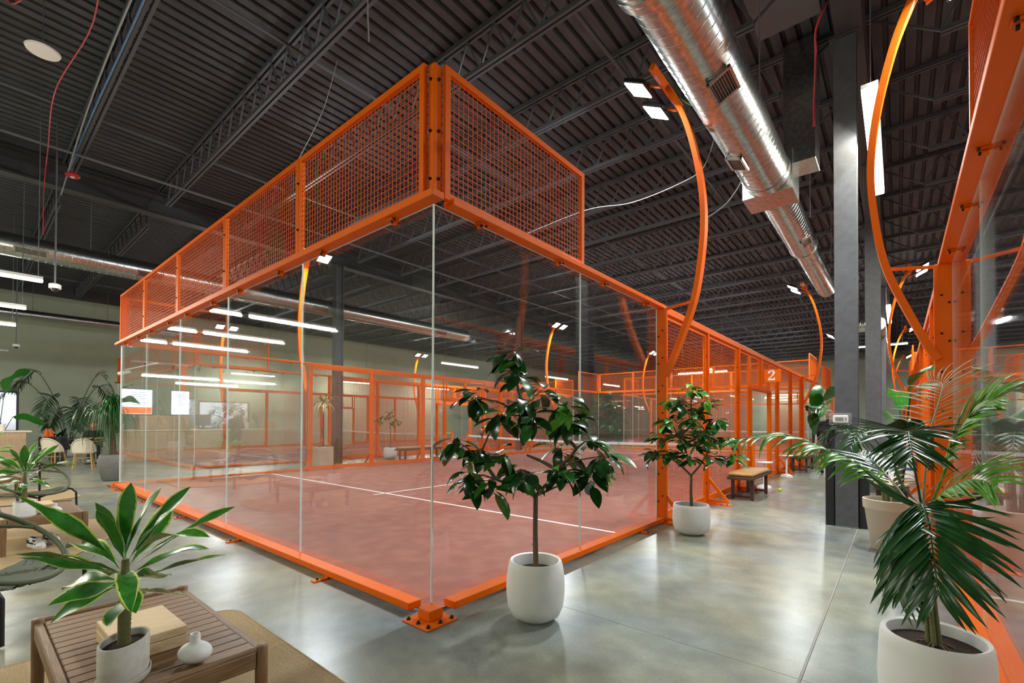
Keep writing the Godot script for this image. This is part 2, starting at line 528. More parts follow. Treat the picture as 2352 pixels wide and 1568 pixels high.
# ---------------------------------------------------------------- roof deck, joists, girders
func build_ceiling() -> void:
	var ce := struct("ceiling", "dark painted corrugated steel roof deck on open web joists", "ceiling")
	var g := Geo.new()
	var x := -26.3
	var z0 := -46.2
	var z1 := 9.2
	while x < 14.8:
		var y := 7.24
		var t := 7.31
		var pts := [V(x, y, 0), V(x + 0.125, y, 0), V(x + 0.14, t, 0), V(x + 0.185, t, 0), V(x + 0.2, y, 0)]
		for i in 4:
			var a: Vector3 = pts[i]; var b: Vector3 = pts[i + 1]
			var d := b - a
			g.quad(V(a.x, a.y, z0), V(b.x, b.y, z0), V(b.x, b.y, z1), V(a.x, a.y, z1), V(d.y, -absf(d.x) - 0.0001, 0).normalized() if absf(d.y) > 0.01 else Vector3.DOWN)
		x += 0.2
	gpart("roof_deck", g, M.deck, ce)
	g = Geo.new(); g.box(V(-5.75, 7.5, -18.5), V(41.2, 0.3, 55.6)); gpart("roof_slab", g, M.girder, ce)
	# joists run along x, between girders at x = -26, -12, 2.1, 14.6
	var spans := [[-25.6, -12.15], [-11.85, 1.95], [2.25, 14.4]]
	for sp in spans:
		var L: float = sp[1] - sp[0]
		var top := Geo.new(); var bot := Geo.new(); var web := Geo.new()
		for s in [-1, 1]:
			top.box(V(L / 2, 7.19, s * 0.035), V(L, 0.07, 0.035))
			bot.box(V(L / 2, 6.6, s * 0.035), V(L - 1.6, 0.06, 0.04))
		var nn := int(L / 0.62)
		for i in nn:
			var xa := 0.8 + (L - 1.6) * i / nn
			var xb := 0.8 + (L - 1.6) * (i + 0.5) / nn
			var xc := 0.8 + (L - 1.6) * (i + 1.0) / nn
			web.bar(V(xa, 6.62, 0), V(xb, 7.17, 0), 0.026, 0.026, Vector3.BACK)
			web.bar(V(xb, 7.17, 0), V(xc, 6.62, 0), 0.026, 0.026, Vector3.BACK)
		web.bar(V(0.8, 6.62, 0), V(0.05, 7.17, 0), 0.03, 0.03, Vector3.BACK)
		web.bar(V(L - 0.8, 6.62, 0), V(L - 0.05, 7.17, 0), 0.03, 0.03, Vector3.BACK)
		var mt := top.mesh(); var mb := bot.mesh(); var mw := web.mesh()
		for j in 31:
			var z := 7.5 - 1.7 * j - 0.0
			if z < -45.5: break
			var jo := Node3D.new()
			jo.name = "joist"
			ce.add_child(jo, true)
			jo.position = V(sp[0], 0, z)
			part("top_chord", mt, M.beam, jo)
			part("bottom_chord", mb, M.beam, jo)
			part("web", mw, M.beam, jo)
	for gx in [-12.0, 2.1]:
		g = Geo.new()
		g.box(V(gx, 7.16, -18.5), V(0.3, 0.04, 55.0))
		g.box(V(gx, 6.9, -18.5), V(0.03, 0.5, 55.0))
		g.box(V(gx, 6.63, -18.5), V(0.3, 0.05, 55.0))
		gpart("girder", g, M.girder, ce)
	# bridging angles and conduits along z, hung below the deck
	for bxx in [-21.5, -17.0, -8.2, -4.0, -0.6, 6.0, 10.5]:
		g = Geo.new()
		g.box(V(bxx, 6.66, -18.5), V(0.035, 0.035, 54.8))
		gpart("bridging_angle", g, M.beam, ce)
	for cx in [-18.3, -9.6, 4.4]:
		g = Geo.new()
		g.tube([V(cx, 6.5, 9.0), V(cx, 6.5, -46.0)], 0.028, 8)
		gpart("conduit", g, M.greyconduit, ce)

# ---------------------------------------------------------------- padel courts
func wire_grid(w: float, h: float, pitch := 0.05, t := 0.004) -> ArrayMesh:
	# in the xy plane, from (0,0) to (w,h)
	var g := Geo.new()
	var nx := int(round(w / pitch))
	var ny := int(round(h / pitch))
	for i in range(1, nx):
		g.box(V(w * i / nx, h / 2, 0), V(t, h, t))
	for j in range(1, ny):
		g.box(V(w / 2, h * j / ny, t * 0.8), V(w, t, t))
	return g.mesh()

func frame_mesh(w: float, h: float, b := 0.05, d := 0.035) -> ArrayMesh:
	var g := Geo.new()
	g.box(V(b / 2, h / 2, 0), V(b, h, d))
	g.box(V(w - b / 2, h / 2, 0), V(b, h, d))
	g.box(V(w / 2, b / 2, 0), V(w - 2 * b, b, d))
	g.box(V(w / 2, h - b / 2, 0), V(w - 2 * b, b, d))
	return g.mesh()

var panel_cache := {}
func mesh_panel(parent: Node, w: float, h: float, at: Transform3D) -> void:
	var key := "%.3f_%.3f" % [w, h]
	if not panel_cache.has(key):
		panel_cache[key] = [frame_mesh(w, h), wire_grid(w, h)]
	var f := part("mesh_panel", panel_cache[key][0], M.orange, parent, at)
	part("wire_grid", panel_cache[key][1], M.wire, f, Transform3D.IDENTITY, "stuff")

func pane_meshes(w: float, h: float) -> Array:
	var t := 0.006
	var g := Geo.new()
	for s in [-1, 1]:
		g.quad(V(-w / 2, 0, s * t), V(w / 2, 0, s * t), V(w / 2, h, s * t), V(-w / 2, h, s * t), V(0, 0, s))
	var e := Geo.new()
	for s in [-1, 1]:
		e.quad(V(s * w / 2, 0, -t), V(s * w / 2, 0, t), V(s * w / 2, h, t), V(s * w / 2, h, -t), V(s, 0, 0))
	e.quad(V(-w / 2, h, -t), V(w / 2, h, -t), V(w / 2, h, t), V(-w / 2, h, t), Vector3.UP)
	return [g.mesh(), e.mesh()]

func build_court(label: String) -> Node3D:
	var o := thing("padel_court_enclosure", label, "padel court")
	var pm := pane_meshes(1.988, 2.875)
	var clip := Geo.new()       # a small lug that grips the glass, with two bolt heads
	clip.box(V(0, 0, 0.02), V(0.06, 0.012, 0.07))
	clip.tube([V(0, -0.02, -0.004), V(0, -0.02, 0.03)], 0.017, 10)
	var clipm := clip.mesh()
	var clipb := Geo.new()
	clipb.tube([V(0, -0.02, 0.03), V(0, -0.02, 0.042)], 0.011, 8)
	var clipc := Geo.new()
	clipc.tube([V(0.045, -0.004, 0.045), V(0.045, -0.018, 0.045)], 0.009, 8)
	var clipcm := clipc.mesh()
	var clipbm := clipb.mesh()
	var foot := Geo.new()
	foot.box(V(0, 0.006, 0.16), V(0.06, 0.012, 0.12))
	foot.box(V(0, 0.02, 0.06), V(0.05, 0.03, 0.08))
	var footm := foot.mesh()
	var bolt := Geo.new()
	bolt.lathe([Vector2(0.0001, 0.016), Vector2(0.008, 0.013), Vector2(0.012, 0.0), Vector2(0.013, -0.004)], 8)
	var boltm := bolt.mesh()
	var RY := Basis(Vector3.UP, PI / 2)
	# four straight glazed runs: [start, direction along the run, outward, number of panes, panes with mesh above]
	var runs := [
		[V(0, 0, 0), Vector3.LEFT, Vector3.BACK, 5, 5], [V(0, 0, -20), Vector3.LEFT, Vector3.FORWARD, 5, 5],
		[V(0, 0, 0), Vector3.FORWARD, Vector3.RIGHT, 2, 1], [V(0, 0, -20), Vector3.BACK, Vector3.RIGHT, 2, 1],
		[V(-10, 0, 0), Vector3.FORWARD, Vector3.LEFT, 2, 1], [V(-10, 0, -20), Vector3.BACK, Vector3.LEFT, 2, 1]]
	for q in runs:
		var p0: Vector3 = q[0]; var d: Vector3 = q[1]; var w: Vector3 = q[2]
		var L: float = q[3] * 2.0
		var bs := Basis(d, Vector3.UP, d.cross(Vector3.UP))
		if bs.z.dot(w) < 0: bs = Basis(-d, Vector3.UP, (-d).cross(Vector3.UP))
		var mid := p0 + d * L / 2
		var inset := 0.12 if q[3] == 5 else 0.06
		part("base_rail", bx(V(L - 2 * inset, 0.055, 0.115), 0.004), M.orange, o, T(mid + w * 0.052 + V(0, 0.0575, 0) + d * (0.06 if q[3] == 2 else 0.0), bs))
		part("top_rail", bx(V(L - (0.004 if q[3] == 2 else -0.2), 0.05, 0.11), 0.003), M.orange, o, T(mid + w * 0.045 + V(0, 2.988, 0) + d * (0.1 if q[3] == 2 else 0.0), bs))
		for k in int(q[3]):
			var c := p0 + d * (1.0 + 2.0 * k) + w * 0.0
			var gp := part("glass_panel", pm[0], M.glass, o, T(c + V(0, 0.085, 0) - w * 0.004, bs))
			part("polished_edge", pm[1], M.edge, gp)
			for s in [-0.55, 0.55]:
				var cl := part("glass_clip", clipm, M.orange, o, T(c + d * s + V(0, 2.956, 0) + w * 0.008, bs))
				part("bolt", clipbm, M.bolt, cl)
				part("bolt", clipcm, M.bolt, cl)
			var an := part("floor_anchor", footm, M.orange, o, T(c + d * 0.3, bs))
			part("bolt", boltm, M.bolt, an, T(V(0, 0.014, 0.18)))
		for k in int(q[4]):
			var i0 := 0.065 if (k == 0) else 0.004
			var i1 := 0.065 if (k == 4) else 0.004
			var a: Vector3 = p0 + d * (2.0 * k + i0)
			var wd := 2.0 - i0 - i1
			if bs.x.dot(d) < 0: a = p0 + d * (2.0 * k + 2.0 - i1)
			mesh_panel(o, wd, 0.985, T(a + V(0, 3.013, 0) + w * 0.03, bs))
			if k > 0:
				for y in [3.28, 3.74]:
					part("bolt", boltm, M.bolt, o, T(p0 + d * 2.0 * k + V(0, y, 0) + w * 0.05, Basis(d, w, d.cross(w))))
	# corners: foot block with a bolted plate, and an angle post for the mesh above
	for cx in [0.0, -10.0]:
		for cz in [0.0, -20.0]:
			var ox := 1.0 if cx == 0.0 else -1.0
			var oz := 1.0 if cz == 0.0 else -1.0
			part("corner_foot", bx(V(0.125, 0.072, 0.125), 0.004), M.orange, o, T(V(cx + ox * 0.052, 0.051, cz + oz * 0.052)))
			var pl := part("corner_plate", bx(V(0.27, 0.012, 0.27), 0.002), M.orange, o, T(V(cx + ox * 0.065, 0.0062, cz + oz * 0.065)))
			for b in [[0.105, 0.105], [-0.0, 0.105], [-0.105, 0.105], [0.105, 0.0], [0.105, -0.105]]:
				part("bolt", boltm, M.bolt, pl, T(V(ox * b[0], 0.008, oz * b[1]), Basis.IDENTITY.scaled(Vector3.ONE * 1.3)))
			part("corner_edge_shine", bx(V(0.013, 2.87, 0.013), 0.003), M.edgeshine, o, T(V(cx + ox * 0.006, 1.523, cz + oz * 0.006)))  # added strip, its pale colour painted as light caught in the corner glass
			var ap := Geo.new()
			ap.box(V(-ox * 0.03, 3.5, 0.002 * oz), V(0.066, 0.98, 0.006))
			ap.box(V(0.002 * ox, 3.5, -oz * 0.03), V(0.006, 0.98, 0.066))
			gpart("corner_angle", ap, M.orange, o, T(V(cx + ox * 0.004, 0, cz + oz * 0.004)))
			for y in [3.15, 3.5, 3.88]:
				part("bolt", boltm, M.bolt, o, T(V(cx - ox * 0.03, y, cz + oz * 0.012), Basis(Vector3.RIGHT, V(0, 0, oz), V(0, -oz, 0))))
				part("bolt", boltm, M.bolt, o, T(V(cx + ox * 0.012, y, cz - oz * 0.03), Basis(Vector3.UP, V(ox, 0, 0), Vector3.BACK)))
	# side fences of welded mesh
	var postm := bx(V(0.1, 2.9, 0.05), 0.004)
	var mastm := bx(V(0.145, 2.96, 0.055), 0.004)
	var brace := Geo.new()
	brace.bar(V(0.05, 0.46, 0), V(0.4, 0.05, 0), 0.05, 0.035, Vector3.BACK)
	brace.box(V(0.22, 0.06, 0), V(0.36, 0.05, 0.045))
	brace.box(V(0.25, 0.006, 0), V(0.4, 0.012, 0.14))
	var bracem := brace.mesh()
	for cx in [0.0, -10.0]:
		var ox := 1.0 if cx == 0.0 else -1.0
		var bs := Basis(V(0, 0, -ox), Vector3.UP, V(ox, 0, 0))
		part("fence_top_rail", bx(V(11.94, 0.1, 0.06), 0.004), M.orange, o, T(V(cx + ox * 0.052, 2.962, -10), bs))
		for seg in [[-4.06, -9.0], [-11.0, -15.94]]:
			part("fence_base_rail", bx(V(absf(seg[1] - seg[0]), 0.05, 0.05), 0.003), M.orange, o, T(V(cx + ox * 0.03, 0.045, (seg[0] + seg[1]) / 2), bs))
		for z in [-4.0, -16.0]:
			var ps := part("mast_post", mastm, M.orange, o, T(V(cx + ox * 0.062, 1.485, z - (0.03 if z > -10 else -0.03))))
			for k in 7:
				for s in [-1, 1]:
					part("bolt", boltm, M.bolt, ps, T(V(-ox * 0.012 + ox * s * 0.028, -1.15 + 0.38 * k + s * 0.04, 0.028), Basis(Vector3.RIGHT, Vector3.BACK, Vector3.DOWN)))
			part("post_brace", bracem, M.orange, o, T(V(cx, 0, z - (0.03 if z > -10 else -0.03)), Basis(V(ox, 0, 0), Vector3.UP, V(0, 0, ox))))
		for z in [-6.0, -8.0, -12.0, -14.0]:
			var ps := part("fence_post", postm, M.orange, o, T(V(cx + ox * 0.04, 1.455, z)))
			for k in 4:
				part("bolt", boltm, M.bolt, ps, T(V(ox * 0.01, -1.1 + 0.72 * k, 0.026), Basis(Vector3.RIGHT, Vector3.BACK, Vector3.DOWN)))
			var br := part("post_brace", bracem, M.orange, o, T(V(cx, 0, z), Basis(V(ox, 0, 0), Vector3.UP, V(0, 0, ox))))
			for k in 2:
				part("bolt", boltm, M.bolt, br, T(V(0.3 + 0.09 * k, 0.014, 0.045)))
		for z in [-9.0, -11.0]:
			part("door_jamb", bx(V(0.1, 2.2, 0.07), 0.004), M.orange, o, T(V(cx + ox * 0.04, 1.1, z)))
		part("door_lintel", bx(V(0.1, 0.07, 1.93), 0.004), M.orange, o, T(V(cx + ox * 0.04, 2.165, -10)))
		part("fence_post", bx(V(0.1, 0.705, 0.05), 0.004), M.orange, o, T(V(cx + ox * 0.04, 2.553, -10)))
		for s in [[-4.065, -5.97], [-6.03, -7.97], [-8.03, -8.96], [-11.04, -11.97], [-12.03, -13.97], [-14.03, -15.935]]:
			var zz: float = s[0] if ox > 0 else s[1]
			mesh_panel(o, absf(s[1] - s[0]), 2.83, T(V(cx + ox * 0.03, 0.075, zz), bs))
		for s in [[-9.04, -9.97], [-10.03, -10.96]]:
			var zz: float = s[0] if ox > 0 else s[1]
			mesh_panel(o, absf(s[1] - s[0]), 0.7, T(V(cx + ox * 0.03, 2.205, zz), bs))
	return o

func build_turf(label: String) -> Node3D:
	var o := thing("court_turf", label, "turf", Vector3.ZERO, 0.0, "clay coloured court surfaces")
	var g := Geo.new()
	g.box(V(-5, 0.006, -10), V(9.97, 0.012, 19.97))
	gpart("carpet", g, M.turf, o)
	for l in [[V(-5, 0.0128, -3.05), V(9.97, 0.0015, 0.05)], [V(-5, 0.0128, -16.95), V(9.97, 0.0015, 0.05)], [V(-5, 0.0136, -9.99), V(0.05, 0.0015, 14.4)]]:
		part("painted_line", bx(l[1]), M.line, o, T(l[0]))
	return o

func build_net(label: String) -> Node3D:
	var o := thing("court_net", label, "net", Vector3.ZERO, 0.0, "nets across the courts")
	var g := Geo.new()
	for i in 2:
		g = Geo.new()
		g.box(V(-0.12 - 9.76 * i, 0.49, 0), V(0.07, 0.94, 0.07))
		g.box(V(-0.12 - 9.76 * i, 0.021, 0), V(0.16, 0.012, 0.16))
		gpart("post", g, M.orange, o)
	g = Geo.new()
	var n := 24
	for i in n:
		var xa := -0.1 - 9.8 * i / n
		var xb := -0.1 - 9.8 * (i + 1) / n
		var ya := 0.9 - 0.1 * sin(PI * i / n)
		var yb := 0.9 - 0.1 * sin(PI * (i + 1) / n)
		for s in [-1, 1]:
			g.quad(V(xa, ya, s * 0.004), V(xb, yb, s * 0.004), V(xb, yb - 0.065, s * 0.004), V(xa, ya - 0.065, s * 0.004), V(0, 0, s))
		g.quad(V(xa, ya, -0.004), V(xb, yb, -0.004), V(xb, yb, 0.004), V(xa, ya, 0.004), Vector3.UP)
	gpart("white_band", g, M.white, o)
	g = Geo.new()
	for i in range(1, 218):
		var x := -0.1 - 0.045 * i
		var y := 0.84 - 0.1 * sin(PI * i / 218.0)
		g.box(V(x, (y + 0.02) / 2, 0), V(0.003, y - 0.02, 0.003))
	for j in range(1, 19):
		g.box(V(-5, 0.015 + 0.04 * j, 0.002), V(9.8, 0.003, 0.003))
	gpart("netting", g, M.netting, o, Transform3D.IDENTITY, "stuff")
	g = Geo.new()   # small dark emblems on the band: a ring and a tail
	for i in 10:
		var x := -0.8 - 0.95 * i
		var y := 0.868 - 0.1 * sin(PI * (-x - 0.1) / 9.8)
		var ring := []
		for k in 10: ring.append(V(x + cos(TAU * k / 10) * 0.013, y + 0.006 + sin(TAU * k / 10) * 0.01, 0.006))
		g.tube(ring, 0.004, 5, true)
		g.tube([V(x - 0.013, y + 0.004, 0.006), V(x - 0.016, y - 0.022, 0.006)], 0.004, 5)
	gpart("band_emblem", g, M.black, o)
	return o

func build_courts() -> void:
	var spots := [
		[V(0, 0, 0), "orange framed glass court with the clay floor beside the lounge", "brick red turf of the glass court nearest the lounge", "net across the court nearest the lounge"],
		[V(13, 0, 0), "orange glass court whose tall wall rises beside the potted palm", "brick red turf of the court beside the potted palm", "net across the court beside the potted palm"],
		[V(-13.0, 0, -2.15), "orange glass court seen through the nearest court, past the far aisle", "brick red turf of the court past the far aisle", "net across the court past the far aisle"],
		[V(0, 0, -23), "orange court standing behind the far end of the nearest court", "brick red turf of the court behind the nearest court", "net of the court behind the nearest court"],
		[V(13, 0, -23), "orange court farther down the aisle on the palm side", "brick red turf of the farther palm side court", "net of the farther palm side court"]]
	var c0: Node3D; var t0: Node3D; var n0: Node3D
	for s in spots:
		if c0 == null:
			c0 = build_court(s[1]); c0.set_meta("group", "padel courts")
			t0 = build_turf(s[2]); n0 = build_net(s[3])
			n0.position = s[0] + V(0, 0, -10)
		else:
			copy(c0, s[0], 0, s[1]); copy(t0, s[0], 0, s[2]); copy(n0, s[0] + V(0, 0, -10), 0, s[3])
	# flag signs with the court number
	court_sign(V(0.09, 2.5, -10.06), 1.0, "2", "orange flag sign with a white 2 over the aisle entrance")
	court_sign(V(-10.09, 2.5, -10.06), -1.0, "2", "orange flag sign with a white 2 on the far side fence of the nearest court")
	court_sign(V(-12.91, 2.3, -12.2), 1.0, "3", "orange flag sign with a white 3 beyond the far aisle")

func court_sign(at: Vector3, dir: float, digit: String, label: String) -> void:
	var o := thing("court_sign", label, "sign", at, 0, "court number signs")
	part("panel", bx(V(0.38, 0.31, 0.02), 0.003), M.orange, o, T(V(dir * 0.19, 0, 0)))
	for s in [1.0, -1.0]:
		var tm := TextMesh.new()
		tm.text = digit
		var sf := SystemFont.new()
		sf.font_names = PackedStringArray(["Droid Serif"]); sf.font_weight = 700
		tm.font = sf; tm.font_size = 32; tm.pixel_size = 0.0098; tm.depth = 0.004
		part("numeral", tm, M.white, o, T(V(dir * 0.19, 0, s * 0.0125), Basis.IDENTITY if s > 0 else Basis(Vector3.UP, PI)))

# ---------------------------------------------------------------- light masts
func mast(post: Vector3, out: float, label: String, lit := true) -> void:
	# an orange pole that bows out over the aisle and leans back over its court
	var o := thing("light_mast", label, "light mast", post, 0.0, "bowed court light masts")
	var path := [Vector2(0.1, 2.02), Vector2(0.16, 2.12), Vector2(0.32, 2.5), Vector2(0.5, 3.0), Vector2(0.59, 3.5), Vector2(0.63, 4.08), Vector2(0.575, 4.68), Vector2(0.44, 5.3), Vector2(0.29, 5.72), Vector2(0.15, 6.0)]
	var cv := Curve2D.new()
	for i in path.size():
		var a: Vector2 = path[maxi(i - 1, 0)]
		var b: Vector2 = path[mini(i + 1, path.size() - 1)]
		cv.add_point(path[i], -(b - a) / 6.0, (b - a) / 6.0)
	cv.bake_interval = 0.1
	var pts := cv.get_baked_points()
	var g := Geo.new()
	var hw := 0.06; var hd := 0.032
	for i in pts.size() - 1:
		var a := pts[i]; var b := pts[i + 1]
		var ta := (pts[mini(i + 1, pts.size() - 1)] - pts[maxi(i - 1, 0)]).normalized()
		var tb := (pts[mini(i + 2, pts.size() - 1)] - pts[i]).normalized()
		var na := Vector2(ta.y, -ta.x); var nb := Vector2(tb.y, -tb.x)
		for s in [-1.0, 1.0]:
			var a1 := V(out * (a.x + na.x * hd * s), a.y + na.y * hd * s, 0)
			var b1 := V(out * (b.x + nb.x * hd * s), b.y + nb.y * hd * s, 0)
			g.quad(a1 + V(0, 0, hw), b1 + V(0, 0, hw), b1 - V(0, 0, hw), a1 - V(0, 0, hw), V(out * na.x * s, na.y * s, 0))
			var a2 := V(out * (a.x - na.x * hd * s), a.y - na.y * hd * s, 0)
			var b2 := V(out * (b.x - nb.x * hd * s), b.y - nb.y * hd * s, 0)
			g.quad(a1 + V(0, 0, hw * s), b1 + V(0, 0, hw * s), b2 + V(0, 0, hw * s), a2 + V(0, 0, hw * s), V(0, 0, s))
	gpart("pole", g, M.orange, o)
	g = Geo.new()
	g.bar(V(out * 0.12, 2.95, 0), V(out * 0.49, 3.0, 0), 0.03, 0.03, Vector3.BACK)
	gpart("strut", g, M.orange, o)
	part("crossbar", bx(V(0.07, 0.08, 1.0), 0.004), M.orange, o, T(V(out * 0.13, 6.02, 0), Basis(Vector3.BACK, -out * 0.5)))
	for s in [-1.0, 1.0]:
		var fl := Node3D.new()
		fl.name = "floodlight"
		o.add_child(fl, true)
		fl.position = V(-out * 0.14, 5.98, s * 0.3)
		fl.basis = Basis(Vector3.BACK, -out * 0.5)   # tilted to the court
		part("housing", bx(V(0.34, 0.06, 0.36), 0.012), M.blackmetal, fl)
		part("yoke", bx(V(0.26, 0.02, 0.04), 0.004), M.orange, fl, T(V(out * 0.2, 0.03, 0)))
		part("lens", bx(V(0.29, 0.012, 0.31), 0.004), M.flood, fl, T(V(0, -0.035, 0)))
		if lit:
			var l := AreaLight3D.new()
			l.name = "flood"
			fl.add_child(l)
			l.area_size = Vector2(0.29, 0.31)
			l.position = V(0, -0.046, 0)
			l.rotation.x = -PI / 2
			l.light_energy = FLOOD; l.light_color = Color("f3fbff"); l.shadow_enabled = true
			l.area_range = 40.0; l.area_attenuation = 2.0

func build_masts() -> void:
	for m in [[0, -4, 1, "tall bowed orange mast nearest on the lounge court, twin floodlights"], [0, -16, 1, "bowed orange mast far along the aisle on the lounge court"],
			[-10, -4, -1, "bowed orange mast seen through the front glass, far side"], [-10, -16, -1, "bowed orange mast at the far corner of the lounge court"],
			[3, -4, -1, "tall bowed orange mast rising behind the potted palm"], [3, -16, -1, "bowed orange mast second along the palm side court"],
			[13, -4, 1, "bowed mast on the outer side of the palm side court"], [13, -16, 1, "bowed mast on the outer far side of the palm side court"],
			[-23, -6.15, -1, "bowed orange mast by the green wall, seen through two courts"], [-23, -18.15, -1, "farthest bowed mast by the green wall"],
			[0, -27, 1, "bowed orange mast behind the grey column, distant court"], [3, -27, -1, "third bowed mast down the palm side of the aisle"],
			[3, -39, -1, "last bowed mast down the palm side of the aisle"], [-10, -27, -1, "distant bowed mast of the court behind"], [-10, -39, -1, "most distant bowed mast of the court behind"]]:
		mast(V(m[0], 0, m[1] - 0.03 if true else 0.0), m[2], m[3])

# ---------------------------------------------------------------- linear lights
func linear(at: Vector3, L: float, along_x: bool, label: String, w := 0.07, power := 1.0) -> void:
	var o := thing("linear_light", label, "light", at, PI / 2 if along_x else 0.0, "suspended linear lights")
	part("housing", bx(V(w, 0.05, L), 0.004), M.white, o, T(V(0, 0.03, 0)))
	part("diffuser", bx(V(w * 0.94, 0.05, L * 0.995), 0.008), M.led, o, T(V(0, -0.02, 0)))
	for s in [-1, 1]:
		var g := Geo.new()
		g.tube([V(0, 0.05, s * L * 0.4), V(0, 7.26 - at.y, s * L * 0.4)], 0.006, 5)
		gpart("hanger", g, M.greyconduit, o)
	for s in [-1, 1]:
		var l := AreaLight3D.new()
		l.name = "led"
		o.add_child(l, true)
		l.area_size = Vector2(w * 0.7, L)
		l.basis = Basis(Vector3.BACK, s * 0.9) * Basis(Vector3.RIGHT, -PI / 2)
		l.position = V(s * (w * 0.5 + 0.02), -0.062, 0)
		l.light_energy = LED * power * L / 2.4; l.light_color = Color("fbf7e8"); l.shadow_enabled = true
		l.area_range = 40.0; l.area_attenuation = 2.0

func build_linear_lights() -> void:
	linear(V(2.35, 5.2, -5.92), 3.1, false, "bright linear light beside the grey column", 0.16, 1.0)
	linear(V(2.35, 5.2, -18.6), 3.1, false, "linear light farther down the aisle past the column", 0.13, 1.0)
	linear(V(1.95, 5.2, -26.5), 2.0, true, "crosswise linear light at the end of the aisle")
	for r in [[-8.9, "over the second coffee table"], [-12.0, "over the lounge, middle row"], [-14.8, "over the lounge, row nearest the reception"]]:
		linear(V(r[0], 3.82, 1.56), 0.6, false, "short white linear light " + r[1])
		linear(V(r[0], 3.82, 3.1), 2.1, false, "long white linear light " + r[1])
	linear(V(-3.0, 3.82, 4.4), 2.4, false, "white linear light added over the near lounge seats as fill", 0.07, 1.2)  # added fill lamp, brightens the lounge side of the court
	linear(V(1.6, 3.82, 5.6), 2.4, true, "crosswise white linear light added by the entrance as fill", 0.07, 0.6)  # added fill from behind the camera
	linear(V(-18.3, 3.05, 3.2), 2.4, false, "low white linear light over the reception counter", 0.05, 0.8)
	linear(V(-21.5, 3.05, 5.0), 2.4, false, "low white linear light behind the reception counter", 0.05, 0.8)
	linear(V(-23.2, 3.4, 7.4), 2.4, false, "white linear light added by the wide window to brighten the green wall", 0.05, 0.8)  # added out of view to lift the green wall
	linear(V(-6.0, 3.82, 6.6), 2.4, true, "crosswise white linear light added over the lounge as fill", 0.07, 1.6)  # another added fill lamp, out of view behind the camera
	for r in [[-12.4, -12.0, "over the far aisle"], [-12.4, -19.5, "at the end of the far aisle"], [-12.4, -26.0, "far past the end of the other aisle"], [-24.4, -8.0, "beside the green wall past the third court"], [-24.4, -14.0, "added midway along the green side wall to brighten it"], [-24.4, -21.0, "added at the far part of the green side wall to brighten it"]]:  # the last pair beside the side wall is added fill light
		linear(V(r[0], 3.9, r[1]), 2.2, false, "white linear light " + r[2], 0.07, 1.3)
	linear(V(-5.0, 3.9, -21.5), 2.4, true, "crosswise white linear light added between the nearest court and the one behind to brighten the far hall", 0.07, 1.3)  # added fill for the far courts and walls
	linear(V(-5.0, 3.9, -44.6), 2.4, true, "crosswise white linear light added to brighten the far end wall", 0.07, 1.5)  # lamp added to lift the dark end of the hall

# ---------------------------------------------------------------- ducts, columns
func duct_run(o: Node3D, a: Vector3, b: Vector3, r: float) -> void:
	var g := Geo.new()
	var pts := []; var rr := []
	var d := (b - a).normalized()
	var L := a.distance_to(b)
	g.tube([a, b], r, 40)
	gpart("duct_section", g, M.duct, o)
	g = Geo.new()   # the raised spiral seam
	var turns := int(L / 0.13)
	var x := d.cross(Vector3.UP).normalized()
	for i in turns * 20 + 1:
		var t := float(i) / 20.0
		pts.append(a + d * (t * 0.13) + (x * cos(TAU * t) + Vector3.UP * sin(TAU * t)) * r)
	g.tube(pts, 0.006, 4)
	gpart("spiral_seam", g, M.duct, o)

func register(o: Node3D, at: Vector3, ang: float, w: float, L: float) -> void:
	# a louvred outlet on the flank of a duct along z
	var b := Basis(Vector3.BACK, ang)
	var g := Geo.new()
	for s in [-1, 1]:
		g.box(V(0, s * (w / 2), 0), V(0.03, 0.03, L + 0.03))
		g.box(V(0, 0, s * L / 2), V(0.03, w, 0.03))
	var f := gpart("register", g, M.duct, o, T(at, b))
	g = Geo.new(); g.box(V(-0.02, 0, 0), V(0.01, w, L)); gpart("backing", g, M.ductdark, f)
	g = Geo.new()
	for i in range(1, 9): g.box(V(0.0, -w / 2 + w * i / 9.0, 0), V(0.018, 0.005, L - 0.03))
	gpart("louvre", g, M.duct, f)

